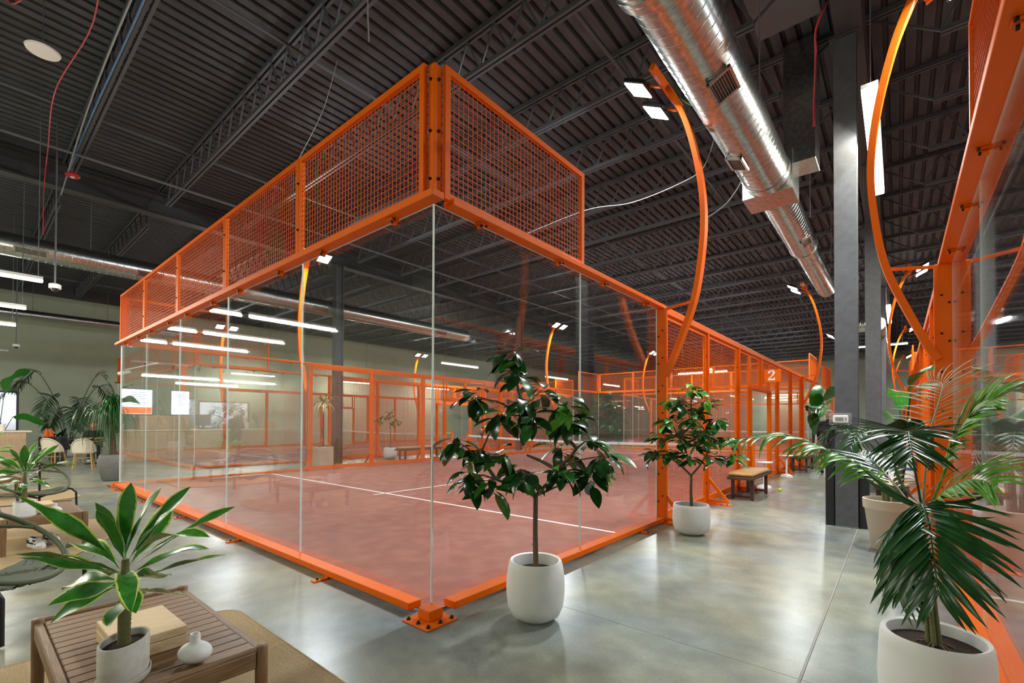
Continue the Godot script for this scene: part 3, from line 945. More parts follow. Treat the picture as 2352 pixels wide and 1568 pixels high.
func build_ducts() -> void:
	var o := thing("spiral_duct", "large shiny spiral duct hanging over the aisle", "duct")
	duct_run(o, V(1.02, 5.25, 8.5), V(1.02, 5.25, -1.55), 0.37)
	duct_run(o, V(1.02, 5.25, -1.6), V(1.02, 5.25, -5.75), 0.32)
	duct_run(o, V(1.0, 5.25, -6.5), V(1.0, 5.25, -9.6), 0.26)
	duct_run(o, V(1.0, 5.25, -9.6), V(1.0, 5.25, -13.8), 0.215)
	var g := Geo.new()
	g.tube([V(1.02, 5.25, -1.4), V(1.02, 5.25, -1.6)], [0.385, 0.335], 40)
	g.tube([V(1.0, 5.25, -9.5), V(1.0, 5.25, -9.75)], [0.275, 0.225], 36)
	g.tube([V(1.02, 5.25, -5.62), V(1.02, 5.25, -5.78)], 0.335, 36)
	gpart("collar", g, M.duct, o)
	part("plenum", bx(V(0.7, 0.62, 0.62), 0.004), M.duct, o, T(V(1.02, 5.25, -6.1)))
	part("riser", bx(V(0.42, 1.85, 0.5), 0.004), M.duct, o, T(V(1.45, 6.25, -6.1)))
	register(o, V(1.02 + 0.335 * cos(-1.1), 5.25 + 0.335 * sin(-1.1), -2.95), -1.1, 0.24, 0.36)
	register(o, V(1.0 + 0.33 * cos(-1.9), 5.25 + 0.33 * sin(-1.9), -4.6), -1.9, 0.2, 0.34)
	register(o, V(1.0 + 0.27 * cos(-0.9), 5.25 + 0.27 * sin(-0.9), -8.7), -0.9, 0.18, 0.34)
	for z in [-3.9, -8.0, -11.5]:
		g = Geo.new()
		g.tube([V(0.72, 5.25, z), V(0.72, 7.1, z)], 0.007, 5); g.tube([V(1.32, 5.25, z), V(1.32, 7.1, z)], 0.007, 5)
		gpart("hanger", g, M.greyconduit, o)
	var p := thing("spiral_duct", "long spiral duct over the lounge running behind the mesh panels", "duct")
	duct_run(p, V(-12.3, 5.2, 8.5), V(-12.3, 5.2, 1.75), 0.3)
	duct_run(p, V(-12.3, 5.2, 1.7), V(-12.3, 5.2, -12.2), 0.25)
	g = Geo.new(); g.tube([V(-12.3, 5.2, 1.9), V(-12.3, 5.2, 1.65)], [0.32, 0.26], 36); gpart("collar", g, M.duct, p)
	for z in [1.2, -0.9, -5.4, -10.6]:
		register(p, V(-12.3 + 0.265 * cos(-0.5), 5.2 + 0.265 * sin(-0.5), z), -0.5, 0.15, 0.5)
	for z in [0.2, -3.5, -8.5]:
		g = Geo.new(); g.tube([V(-12.3, 5.45, z), V(-12.3, 7.1, z)], 0.008, 5); gpart("hanger", g, M.greyconduit, p)
	var q := thing("spiral_duct", "far spiral duct bending past the column end of the aisle", "duct")
	duct_run(q, V(0.9, 4.9, -18.5), V(1.9, 4.9, -18.5), 0.24)
	duct_run(q, V(2.0, 4.9, -18.5), V(2.0, 4.9, -36.0), 0.26)
	g = Geo.new()
	g.lathe([Vector2(0.0001, 0), Vector2(0.24, 0.0)], 24)
	gpart("end_cap", g, M.white, q, T(V(0.9, 4.9, -18.5), Basis(Vector3.BACK, PI / 2)))
	g = Geo.new()
	for x in [1.05, 1.7]: g.tube([V(x, 5.1, -18.5), V(x, 7.1, -18.5)], 0.008, 5)
	gpart("hanger", g, M.greyconduit, q)
	var w := thing("spiral_duct", "slim spiral duct along the green wall behind the lounge", "duct")
	duct_run(w, V(-24.5, 5.65, 8.5), V(-24.5, 5.65, -2.6), 0.17)
	for z in [4.0, 0.3, -2.0]:
		g = Geo.new(); g.tube([V(-24.5, 5.8, z), V(-24.5, 7.2, z)], 0.008, 5); gpart("hanger", g, M.greyconduit, w)
	var u := thing("roof_unit", "pale sheet metal roof unit box set into the dark deck", "roof unit")
	part("casing", bx(V(0.75, 0.35, 0.9), 0.004), M.greyconduit, u, T(V(1.45, 7.0, -4.6)))
	part("curb", bx(V(0.95, 0.12, 1.1), 0.004), M.ductdark, u, T(V(1.45, 7.2, -4.6)))

func column(x: float, z: float, label: String) -> void:
	var o := thing("steel_column", label, "column", V(x, 0, z), 0, "grey steel columns")
	var g := Geo.new()
	g.box(V(0, 3.31, 0.125), V(0.25, 6.6, 0.018)); g.box(V(0, 3.31, -0.125), V(0.25, 6.6, 0.018)); g.box(V(0, 3.31, 0), V(0.014, 6.6, 0.23))
	gpart("shaft", g, M.column, o)
	part("base_plate", bx(V(0.255, 0.012, 0.28), 0.002), M.column, o, T(V(0, 0.007, 0)))
	part("cap_plate", bx(V(0.34, 0.03, 0.36), 0.002), M.girder, o, T(V(0, 6.6, 0)))

func build_columns() -> void:
	column(2.05, -5.49, "grey steel column in the aisle with the thermostat")
	column(2.2, -9.6, "grey steel column farther down the aisle")
	column(-11.9, -5.9, "grey steel column in the far aisle seen through the court")
	column(-11.9, -15.5, "grey steel column at the far end of the other aisle")
	column(2.1, -20.5, "most distant grey steel column down the aisle")
	var b := thing("black_bin", "matt black slim bins flanking the grey column", "bin", V(2.05, 0, -5.49))
	part("body", bx(V(0.105, 0.86, 0.26), 0.006), M.black, b, T(V(-0.185, 0.435, -0.02)))
	part("body", bx(V(0.105, 0.86, 0.26), 0.006), M.black, b, T(V(0.185, 0.435, -0.02)))
	part("back", bx(V(0.46, 0.86, 0.05), 0.006), M.black, b, T(V(0, 0.435, -0.18)))
	var t := thing("thermostat", "white thermostat in a clear cover on the grey column", "thermostat", V(1.99, 1.44, -5.352))
	part("body", bx(V(0.17, 0.1, 0.03), 0.01), M.white, t, T(V(0, 0, 0.015)))
	part("display", bx(V(0.09, 0.045, 0.004)), M.lcd, t, T(V(-0.012, 0, 0.0325)))
	part("button_strip", bx(V(0.02, 0.04, 0.003)), M.whitecable, t, T(V(0.058, 0, 0.032)))
	part("clear_cover", bx(V(0.25, 0.15, 0.07), 0.01), M.clear, t, T(V(0, 0, 0.036)))

# ---------------------------------------------------------------- plants
func along(p: Array, t: float) -> Vector3:
	var m := p.size() - 1
	var k := clampi(int(t * m), 0, m - 1)
	var u := t * m - k
	var a: Vector3 = p[maxi(k - 1, 0)]; var b: Vector3 = p[k]; var c: Vector3 = p[k + 1]; var d: Vector3 = p[mini(k + 2, m)]
	return 0.5 * ((2.0 * b) + (c - a) * u + (2.0 * a - 5.0 * b + 4.0 * c - d) * u * u + (3.0 * b - a - 3.0 * c + d) * u * u * u)

func look(dir: Vector3, up := Vector3.UP) -> Basis:
	var z := dir.normalized()
	var x := up.cross(z)
	if x.length() < 0.05: x = Vector3.RIGHT.cross(z)
	x = x.normalized()
	return Basis(x, z.cross(x), z)

var leaf_cache := {}
func leaf_mesh(key: String, L: float, W: float, rows: int, fold: float, droop: float, wave := 0.0, peak := 0.45, stalk := 0.0) -> ArrayMesh:
	if not leaf_cache.has(key):
		var g := Geo.new()
		g.blade(Transform3D.IDENTITY, L, W, rows, fold, droop, wave, peak, stalk)
		leaf_cache[key] = g.mesh()
	return leaf_cache[key]

func margin_mesh(dk: int, droop: float) -> ArrayMesh:
	var key := "margin%d" % dk
	if not leaf_cache.has(key):
		var g := Geo.new()
		g.margin(1.0, 0.2, 10, 0.25, droop, 0.3, 0.52, 0.16)
		leaf_cache[key] = g.mesh()
	return leaf_cache[key]

func round_pot(o: Node3D, material: Material, prof: Array, soil_y: float, soil_r: float, sc := Vector2.ONE) -> void:
	var g := Geo.new()
	g.lathe(prof, 40, Vector3.ZERO, sc)
	gpart("pot", g, material, o)
	g = Geo.new()
	g.lathe([Vector2(0.0001, soil_y + 0.012), Vector2(soil_r * 0.6, soil_y + 0.004), Vector2(soil_r, soil_y)], 24, Vector3.ZERO, sc)
	gpart("soil", g, M.soil, o)

func barrel(h: float, r: float, rim: float, base: float, t := 0.022) -> Array:
	return [Vector2(0.0001, 0.0), Vector2(base * 0.86, 0.0), Vector2(base, 0.012), Vector2(lerpf(base, r, 0.55), h * 0.1), Vector2(lerpf(base, r, 0.85), h * 0.24), Vector2(r * 0.99, h * 0.42), Vector2(r, h * 0.55), Vector2(r * 0.985, h * 0.72), Vector2(lerpf(r, rim, 0.6), h * 0.88), Vector2(rim, h * 0.97), Vector2(rim - t * 0.35, h), Vector2(rim - t, h * 0.985), Vector2(rim - t * 1.1, h * 0.9), Vector2(rim - t, h * 0.5)]

func ficus(o: Node3D, split: Vector3, clusters: Array, per: int, L: float, W: float, forks: Array, lite: float, lo := -0.85) -> void:
	# clusters are in the plant's own axes; forks are branch joints that carry them
	var g := Geo.new()
	g.tube([V(0, 0.2, 0), V(0.006, split.y * 0.4, 0.004), V(-0.004, split.y * 0.72, 0), split], [0.024, 0.021, 0.018, 0.017], 10)
	for k in 5:
		var y := 0.4 + k * 0.11
		g.tube([V(0, y, 0), V(0.022 * cos(k * 2.3), y + 0.012, 0.022 * sin(k * 2.3))], [0.012, 0.006], 6)
	gpart("trunk", g, M.bark, o)
	var sizes := [0.8, 1.0, 1.18]
	for c in clusters:
		var best: Vector3 = split
		for fk in forks:
			if fk.distance_to(c) < best.distance_to(c) and fk.y < c.y + 0.02: best = fk
		g = Geo.new()
		var mid: Vector3 = (best + c) * 0.5 + V(0, 0.02, 0)
		g.tube([best, mid, c], [0.009, 0.006, 0.004], 6)
		gpart("branch", g, M.bark, o)
		var outd := V(c.x, 0.0, c.z)
		for k in per:
			var a := TAU * k / per + rng.randf_range(-0.5, 0.5)
			var dir := V(cos(a), rng.randf_range(lo, 0.35), sin(a)) + outd.normalized() * 0.35
			var q: float = sizes[rng.randi_range(0, 2)] * rng.randf_range(0.88, 1.1)
			var dk := rng.randi_range(0, 2)
			var m := leaf_mesh("f%d" % dk, 1.0, W / L, 7, 0.22, [0.35, 0.7, 1.0][dk], 0.0, 0.46, 0.12)
			var b := look(dir) * Basis(Vector3.BACK, rng.randf_range(-0.5, 0.5))
			var mt: Material = M.leafdark
			var rr := rng.randf()
			if rr < lite: mt = M.leafmid
			elif rr < lite * 1.3: mt = M.leaflite
			part("leaf", m, mt, o, T(c + dir.normalized() * 0.01 + V(0, rng.randf_range(-0.05, 0.05), 0), sl(b, Vector3.ONE * L * q)))
	for fk in forks:
		g = Geo.new()
		var low: Vector3 = split
		for f2 in forks:
			if f2 != fk and f2.y < fk.y - 0.03 and f2.distance_to(fk) < low.distance_to(fk): low = f2
		g.tube([low, (low + fk) * 0.5 + V(0.01, 0.0, -0.01), fk], [0.014, 0.012, 0.009], 7)
		gpart("branch", g, M.bark, o)

# a palm frond: rachis along pts with leaflets on both sides
func frond(o: Node3D, pts: Array, count: int, len: float, wid: float, mt: Material, up: Vector3, spread := 0.9, droop := 0.6, bare := 0.25, singly := true, thick := 0.006) -> void:
	var g := Geo.new()
	var line := []; var rad := []
	for i in 15:
		line.append(along(pts, i / 14.0)); rad.append(lerpf(thick, thick * 0.3, i / 14.0))
	g.tube(line, rad, 6)
	var merged := Geo.new()
	var blades := []
	for i in count:
		var t := bare + (1.0 - bare) * (i + 0.5) / count
		var p := along(pts, t)
		var d := (along(pts, minf(t + 0.03, 1.0)) - along(pts, t - 0.03)).normalized()
		var side := d.cross(up).normalized()
		var nn := side.cross(d)
		var prof := 0.55 + 0.45 * sin(PI * clampf((t - bare) / (1.0 - bare) * 0.85 + 0.15, 0.0, 1.0))
		if t > 0.93: prof *= 0.8
		for s in [-1.0, 1.0]:
			var sp := lerpf(spread, spread * 0.45, (t - bare) / (1.0 - bare))
			var dir: Vector3 = d * cos(sp) + side * s * sin(sp) + nn * 0.18 + V(rng.randf_range(-0.06, 0.06), rng.randf_range(-0.08, 0.04), rng.randf_range(-0.06, 0.06))
			var b := look(dir, nn)
			var dk := rng.randi_range(0, 2)
			var LL := len * prof * rng.randf_range(0.9, 1.08)
			if singly:
				blades.append([leaf_mesh("p%d_%.2f_%.3f" % [dk, droop, wid / len], 1.0, wid / len, 7, 0.3, droop * [0.6, 1.0, 1.4][dk], 0.0, 0.4), T(p, sl(b, Vector3.ONE * LL))])
			else:
				merged.blade(T(p, b), LL, wid, 4, 0.3, droop * rng.randf_range(0.6, 1.4), 0.0, 0.4)
	var fr := gpart("frond", g, mt, o)
	if singly:
		for bl in blades: part("leaflet", bl[0], mt, fr, bl[1])
	else:
		gpart("leaflets", merged, mt, fr, Transform3D.IDENTITY, "stuff")

func arching(base: Vector3, yaw: float, L: float, rise: float, fall: float) -> Array:
	var d := V(cos(yaw), 0, sin(yaw))
	return [base, base + d * L * 0.25 + V(0, rise * 0.6, 0), base + d * L * 0.6 + V(0, rise, 0), base + d * L * 0.85 + V(0, rise - fall * 0.4, 0), base + d * L + V(0, rise - fall, 0)]

func small_palm(o: Node3D, y: float, n: int, L: float, rise: float, count: int, len: float, wid: float, mt: Material) -> void:
	for k in n:
		var yaw := TAU * k / n + rng.randf_range(-0.3, 0.3)
		var q := rng.randf_range(0.75, 1.15)
		frond(o, arching(V(0.03 * cos(yaw), y, 0.03 * sin(yaw)), yaw, L * q, rise * rng.randf_range(0.6, 1.25), L * 0.45), count, len, wid, mt, Vector3.UP, 1.0, 0.6, 0.3, false)

func paddle_plant(o: Node3D, y: float, leaves: Array) -> void:
	# bird-of-paradise: [tip position, leaf length, width, roll, tilt]
	for l in leaves:
		var tip: Vector3 = l[0]
		var g := Geo.new()
		g.tube([V(0, y, 0), V(tip.x * 0.3, y + (tip.y - y) * 0.5, tip.z * 0.3), tip], [0.014, 0.011, 0.008], 7)
		var st := gpart("stalk", g, M.palm, o)
		g = Geo.new()
		var dir := V(tip.x, l[4], tip.z).normalized() if V(tip.x, 0, tip.z).length() > 0.02 else V(0.3, 1, 0.2)
		g.blade(T(tip, look(dir) * Basis(Vector3.BACK, l[3])), l[1], l[2], 10, 0.18, 0.9, 0.25, 0.45)
		gpart("paddle_leaf", g, M.leafmid if l[1] > 0.45 else M.palm, st)

func dracaena(called: String, label: String, at: Vector3, turn: float, sd: int, pm: Material) -> void:
	rng.seed = sd
	var o := thing(called, label, "potted plant", at, turn, "dracaenas on the coffee tables")
	var sc := Vector2(1.25, 0.82)
	var g := Geo.new()
	g.lathe([Vector2(0.0001, 0.022), Vector2(0.085, 0.022), Vector2(0.0875, 0.03), Vector2(0.0885, 0.158), Vector2(0.086, 0.162), Vector2(0.079, 0.16), Vector2(0.078, 0.12)], 44, Vector3.ZERO, sc)
	gpart("pot", g, pm, o)
	g = Geo.new()
	g.lathe([Vector2(0.0001, 0.0), Vector2(0.088, 0.0), Vector2(0.094, 0.006), Vector2(0.095, 0.026), Vector2(0.091, 0.027), Vector2(0.089, 0.012), Vector2(0.0001, 0.012)], 44, Vector3.ZERO, sc)
	gpart("saucer", g, pm, o)
	g = Geo.new(); g.lathe([Vector2(0.0001, 0.142), Vector2(0.05, 0.138), Vector2(0.08, 0.134)], 24, Vector3.ZERO, sc); gpart("soil", g, M.soil, o)
	g = Geo.new(); g.tube([V(0.0, 0.13, 0), V(0.004, 0.24, 0), V(0.0, 0.34, 0.002), V(0.0, 0.47, 0)], [0.021, 0.02, 0.017, 0.012], 12)
	for k in 9:   # leaf scars ring the cane
		var ring := []
		for q in 12: ring.append(V(cos(TAU * q / 12) * 0.0205, 0.16 + 0.017 * k + 0.005 * sin(TAU * q / 12 + k), sin(TAU * q / 12) * 0.0205))
		g.tube(ring, 0.0015, 4, true)
	gpart("cane", g, M.cane, o)
	for k in 27:
		var lv := k / 26.0
		var a := k * 2.4 + rng.randf_range(-0.25, 0.25)
		var L := lerpf(0.16, 0.41, minf(lv * 2.0, 1.0)) * rng.randf_range(0.85, 1.15)
		if lv > 0.8: L *= 0.7
		var el := lerpf(-0.05, 1.4, pow(lv, 1.7)) + rng.randf_range(-0.15, 0.2)
		var dir := V(cos(a) * cos(el), sin(el), sin(a) * cos(el))
		var p := V(0, lerpf(0.34, 0.48, lv) + rng.randf_range(-0.02, 0.015), 0)
		var dk := rng.randi_range(0, 2) if lv < 0.75 else 0
		var b := look(dir) * Basis(Vector3.BACK, rng.randf_range(-0.7, 0.7))
		var W := 0.068 * rng.randf_range(0.8, 1.1)
		var lf := part("leaf", leaf_mesh("d%d" % dk, 1.0, 0.2, 10, 0.25, [0.25, 0.6, 1.0][dk], 0.3, 0.52, 0.16), M.drac, o, T(p, sl(b, V(W / 0.2, L, L))))
		part("pale_margin", margin_mesh(dk, [0.25, 0.6, 1.0][dk]), M.dracedge, lf)

func spiky_plant(o: Node3D, y: float, n: int, L: float, W: float, mt: Material, up0 := 1.2, droop := 2.2) -> void:
	for k in n:
		var a := k * 2.4
		var el := lerpf(-0.2, up0, rng.randf())
		var dir := V(cos(a) * cos(el), sin(el), sin(a) * cos(el))
		var g := Geo.new()
		g.blade(T(V(0, y, 0) + dir * 0.02, look(dir)), L * rng.randf_range(0.7, 1.1), W, 9, 0.3, droop * rng.randf_range(0.6, 1.1), 0.0, 0.3)
		gpart("leaf", g, mt, o)

# ---------------------------------------------------------------- lounge
func coffee_table(at: Vector3, label: String) -> void:
	# the slats run along z; legs are round posts that stand a little proud
	var o := thing("coffee_table", label, "table", at, 0, "slatted wooden coffee tables")
	var L := 1.2; var W := 0.66; var H := 0.36
	for sx in [-1, 1]:
		for sz in [-1, 1]:
			var g := Geo.new()
			g.lathe([Vector2(0.0001, H + 0.012), Vector2(0.022, H + 0.012), Vector2(0.026, H + 0.007), Vector2(0.0265, H - 0.05), Vector2(0.024, 0.0), Vector2(0.0001, 0.0)], 20)
			gpart("leg", g, M.woody, o, T(V(sx * (L / 2 - 0.026), 0, sz * (W / 2 - 0.026))))
	for s in [-1, 1]:
		part("side_rail", bx(V(0.035, 0.075, W - 0.105), 0.006), M.woodz, o, T(V(s * (L / 2 - 0.026), H - 0.045, 0)))
		part("long_rail", bx(V(L - 0.105, 0.075, 0.035), 0.006), M.woodx, o, T(V(0, H - 0.045, s * (W / 2 - 0.026))))
		var g := Geo.new()
		g.tube([V(s * (L / 2 - 0.026), H - 0.004, -W / 2 + 0.05), V(s * (L / 2 - 0.026), H - 0.004, W / 2 - 0.05)], 0.014, 10)
		gpart("edge_roll", g, M.woodz, o)
	var n := 15
	var span := L - 0.1
	var slat := bx(V(span / n - 0.006, 0.018, W - 0.09), 0.003)
	for i in n:
		part("slat", slat, M.woodz, o, T(V(-span / 2 + span * (i + 0.5) / n, H - 0.012, 0)))

func vase(at: Vector3, label: String) -> void:
	var o := thing("bud_vase", label, "vase", at, 0.4, "squat white bud vases")
	var g := Geo.new()
	var prof := []
	for i in 14:
		var a := -PI / 2 + PI * i / 13.0
		prof.append(Vector2(maxf(cos(a) * 0.052, 0.0001) if i < 12 else [0.022, 0.0165][i - 12], 0.036 + sin(a) * 0.036 if i < 12 else [0.0695, 0.074][i - 12]))
	prof.append(Vector2(0.0155, 0.1)); prof.append(Vector2(0.0145, 0.1025)); prof.append(Vector2(0.011, 0.1015)); prof.append(Vector2(0.0105, 0.07))
	g.lathe(prof, 30, Vector3.ZERO, Vector2(1.12, 0.92))
	gpart("body", g, M.whitepot, o, T(Vector3.ZERO, Basis.IDENTITY.scaled(Vector3.ONE * 1.18)))

func wood_box(at: Vector3, label: String) -> void:
	var o := thing("wooden_box", label, "box", at, 0.02, "pale oak boxes on the coffee tables")
	part("base", bx(V(0.37, 0.05, 0.25), 0.003), M.oak, o, T(V(0, 0.025, 0)))
	part("lid", bx(V(0.37, 0.036, 0.25), 0.003), M.oak, o, T(V(0, 0.07, 0)))

func seat_point(u: float, s: float, R: float, tilt: float, ex: Vector3, ez: Vector3) -> Vector3:
	# the woven seat hangs from the low half of the hoop and lies nearly level
	var sag := (1.0 - u) * R * sin(tilt) * 0.86 + 0.03 * (1.0 - u * u) * (1.0 - s * s)
	return ex * u * R + ez * s * 0.97 * sqrt(maxf(1.0 - u * u, 0.0)) * R + V(0, -sag, 0)

func lounge_chair(at: Vector3, turn: float, label: String) -> void:
	# a big tilted hoop of wrapped cord over a woven bowl seat on bent black legs; faces local +x
	var o := thing("hoop_chair", label, "chair", at, turn, "olive woven hoop chairs")
	var R := 0.44
	var tilt := 0.58
	var ctr := V(0, 0.56, 0)
	var ex := V(cos(tilt), -sin(tilt), 0)
	var ez := V(0, 0, 1)
	var up := ez.cross(ex)
	if up.y < 0: up = -up
	var ring := []
	for i in 48:
		var a := TAU * i / 48
		ring.append(ctr + ex * cos(a) * R + ez * sin(a) * R)
	var g := Geo.new(); g.tube(ring, 0.019, 10, true)
	gpart("hoop", g, M.olive, o)
	var ring2 := []   # the inner hoop that carries the back of the seat
	for i in 25:
		var a := PI * 0.5 + PI * i / 24.0
		ring2.append(ctr + ex * (cos(a) * 0.26 - 0.02) + ez * sin(a) * R * 0.97 + up * (0.0 - 0.1 * sin(PI * i / 24.0)))
	g = Geo.new(); g.tube(ring2, 0.013, 8)
	gpart("inner_hoop", g, M.olive, o)
	for i in 17:
		var u := -0.05 + 0.99 * i / 16.0
		var lat := -0.92 + 1.84 * i / 16.0
		var pa := []; var pb := []
		for k in 13:
			var s := -1.0 + 2.0 * k / 12.0
			var wig := 0.004 * (1 if (i + k) % 2 == 0 else -1)
			pa.append(ctr + seat_point(u, s, R, tilt, ex, ez) - up * wig)
			var ub := lerpf(-0.05, sqrt(1.0 - lat * lat), k / 12.0)
			pb.append(ctr + seat_point(ub, clampf(lat / maxf(sqrt(1.0 - ub * ub), 0.05), -1.0, 1.0), R, tilt, ex, ez) + up * wig)
		for pp in [pa, pb]:
			g = Geo.new()
			var wide: Vector3 = ex if pp == pa else ez
			for k in 12:
				var a0: Vector3 = pp[k] - wide * 0.0125; var a1: Vector3 = pp[k] + wide * 0.0125
				var b0: Vector3 = pp[k + 1] - wide * 0.0125; var b1: Vector3 = pp[k + 1] + wide * 0.0125
				g.quad(a0, a1, b1, b0, up); g.quad(a0 - up * 0.004, a1 - up * 0.004, b1 - up * 0.004, b0 - up * 0.004, -up)
			gpart("woven_strap", g, M.olive, o)
	for sx in [-1, 1]:
		for sz in [-1, 1]:
			var top: Vector3 = ctr + ex * sx * 0.3 + ez * sz * 0.3 - up * 0.04
			var ft := V(sx * 0.36, 0.012, sz * 0.36)
			g = Geo.new()
			g.tube([top, top + (V(ft.x, top.y - 0.03, ft.z) - top) * 0.6, V(ft.x * 0.985, top.y - 0.07, ft.z * 0.985), ft], 0.014, 10)
			gpart("leg", g, M.blackmetal, o)
		g = Geo.new()
		g.tube([ctr + ex * sx * 0.3 - ez * 0.3 - up * 0.04, ctr + ex * sx * 0.3 - up * 0.17, ctr + ex * sx * 0.3 + ez * 0.3 - up * 0.04], 0.013, 8)
		gpart("seat_rail", g, M.blackmetal, o)

func rug(pts: Array, label: String) -> void:
	var o := thing("jute_rug", label, "rug", Vector3.ZERO, 0, "jute rugs under the coffee tables")
	var poly := PackedVector2Array()
	var m := pts.size()
	for i in m:
		var a: Vector2 = pts[(i + m - 1) % m]; var b: Vector2 = pts[i]; var c: Vector2 = pts[(i + 1) % m]
		for t in [0.0, 0.25, 0.5, 0.75, 1.0]:
			var p0 := b.lerp(a, minf(0.16 / a.distance_to(b), 0.45))
			var p2 := b.lerp(c, minf(0.16 / c.distance_to(b), 0.45))
			poly.append(p0.lerp(b, t).lerp(b.lerp(p2, t), t))
	var g := Geo.new()
	var tr := Geometry2D.triangulate_polygon(poly)
	for i in range(0, tr.size(), 3):
		g.tri(V(poly[tr[i]].x, 0.011, poly[tr[i]].y), V(poly[tr[i + 1]].x, 0.011, poly[tr[i + 1]].y), V(poly[tr[i + 2]].x, 0.011, poly[tr[i + 2]].y), Vector3.UP)
	gpart("weave", g, M.jute, o)
	var ring := []
	for p in poly: ring.append(V(p.x, 0.0075, p.y))
	g = Geo.new(); g.tube(ring, 0.007, 6, true)
	gpart("bound_edge", g, M.jute, o)

func sneaker(at: Vector3, turn: float, label: String) -> void:
	var o := thing("sneaker", label, "shoe", at, turn, "pair of black and white sneakers")
	var outline := [Vector2(-0.14, 0.022), Vector2(-0.12, 0.034), Vector2(-0.06, 0.036), Vector2(0.0, 0.034), Vector2(0.06, 0.044), Vector2(0.105, 0.042), Vector2(0.14, 0.02), Vector2(0.145, 0.0)]
	var full := []
	for p in outline: full.append(p)
	for i in range(outline.size() - 2, -1, -1): full.append(Vector2(outline[i].x, -outline[i].y))
	var n := full.size()
	var g := Geo.new()
	for lay in [[0.0, 0.03, 1.0, 1.03]]:
		for i in n:
			var a: Vector2 = full[i]; var b: Vector2 = full[(i + 1) % n]
			g.quad(V(a.x, lay[0], a.y), V(b.x, lay[0], b.y), V(b.x * 1.02, lay[1], b.y * 1.05), V(a.x * 1.02, lay[1], a.y * 1.05), V(a.x + b.x, 0, (a.y + b.y) * 6).normalized())
			g.tri(V(0, 0.03, 0), V(a.x * 1.02, 0.03, a.y * 1.05), V(b.x * 1.02, 0.03, b.y * 1.05), Vector3.UP)
	gpart("sole", g, M.white, o)
	g = Geo.new()
	var rows := [[0.03, 1.0, 1.0, 0.0], [0.05, 0.99, 0.95, -0.002], [0.068, 0.93, 0.8, -0.012], [0.085, 0.75, 0.62, -0.035], [0.098, 0.52, 0.5, -0.066]]
	for r in rows.size() - 1:
		for i in n:
			var a: Vector2 = full[i]; var b: Vector2 = full[(i + 1) % n]
			var A: Array = rows[r]; var B: Array = rows[r + 1]
			g.quad(V(a.x * A[1] + A[3], A[0], a.y * A[2]), V(b.x * A[1] + A[3], A[0], b.y * A[2]), V(b.x * B[1] + B[3], B[0], b.y * B[2]), V(a.x * B[1] + B[3], B[0], a.y * B[2]), V((a.x + b.x) * 1.0, 0.25, (a.y + b.y) * 3).normalized())
	gpart("upper", g, M.white, o)
	g = Geo.new()
	for i in n:
		var b: Vector2 = full[i]; var c: Vector2 = full[(i + 1) % n]
		g.tri(V(-0.066, 0.096, 0), V(b.x * 0.5 - 0.066, 0.0985, b.y * 0.48), V(c.x * 0.5 - 0.066, 0.0985, c.y * 0.48), Vector3.UP)
	for s in [-1, 1]:
		for k in 5:
			g.box(V(-0.09 + 0.045 * k, 0.047, s * 0.039), V(0.022, 0.016, 0.006))
		g.box(V(-0.11, 0.062, s * 0.028), V(0.05, 0.014, 0.012))
		for k in 3: g.box(V(0.02 + 0.022 * k, 0.07, s * 0.03), V(0.006, 0.03, 0.012), Basis(Vector3.BACK, 0.4))
	gpart("dark_overlay", g, M.black, o)
	g = Geo.new()
	for k in 4: g.tube([V(0.0 + 0.02 * k, 0.094 - 0.009 * k, -0.018), V(0.0 + 0.02 * k, 0.1 - 0.009 * k, 0), V(0.0 + 0.02 * k, 0.094 - 0.009 * k, 0.018)], 0.003, 5)
	gpart("laces", g, M.white, o)

func build_lounge() -> void:
	rug([Vector2(-1.2, 0.86), Vector2(1.5, 0.87), Vector2(1.5, 2.75), Vector2(-1.3, 2.75)], "tan jute rug under the foreground coffee table")
	rug([Vector2(-5.9, 0.8), Vector2(-5.0, 0.8), Vector2(-3.75, 1.5), Vector2(-3.6, 2.6), Vector2(-6.1, 2.8), Vector2(-6.2, 1.1)], "tan jute rug under the second coffee table")
	rug([Vector2(-10.6, 0.74), Vector2(-8.8, 0.74), Vector2(-8.3, 1.7), Vector2(-8.4, 2.6), Vector2(-10.8, 2.6)], "tan jute rug under the farthest hoop chair")
	var tabs := [[V(-0.195, 0.012, 1.6), "slatted wooden coffee table in the foreground corner"], [V(-4.93, 0.012, 1.57), "slatted wooden coffee table with sneakers beside it"], [V(-9.9, 0.012, 1.75), "slatted wooden coffee table beyond the hoop chair"]]
	var words := ["in the foreground", "on the second coffee table", "on the farthest coffee table"]
	for i in 3:
		var p: Vector3 = tabs[i][0]
		coffee_table(p, tabs[i][1])
		var top := p + V(0, 0.36, 0)
		wood_box(top + V(0.11, -0.001, 0.03), "pale oak box " + words[i])
		vase(top + V(0.5, -0.001, -0.07), "squat white bud vase " + words[i])
		dracaena("potted_dracaena", "dracaena with pale edged leaves in an oval %s pot %s" % [["concrete", "white", "grey"][i], words[i]], top + V(0.44, -0.001, 0.15), -0.6, 31 + i * 7, [M.concretepot, M.white, M.concretepot][i])
	lounge_chair(V(-2.12, 0, 2.05), 0.9, "olive woven hoop chair beside the foreground table")
	lounge_chair(V(-7.2, 0, 1.5), 0.5, "olive woven hoop chair behind the second coffee table")
	sneaker(V(-4.62, 0.012, 1.62), 0.25, "nearer black and white sneaker by the table leg")
	sneaker(V(-4.78, 0.012, 1.49), 0.2, "farther black and white sneaker by the table leg")

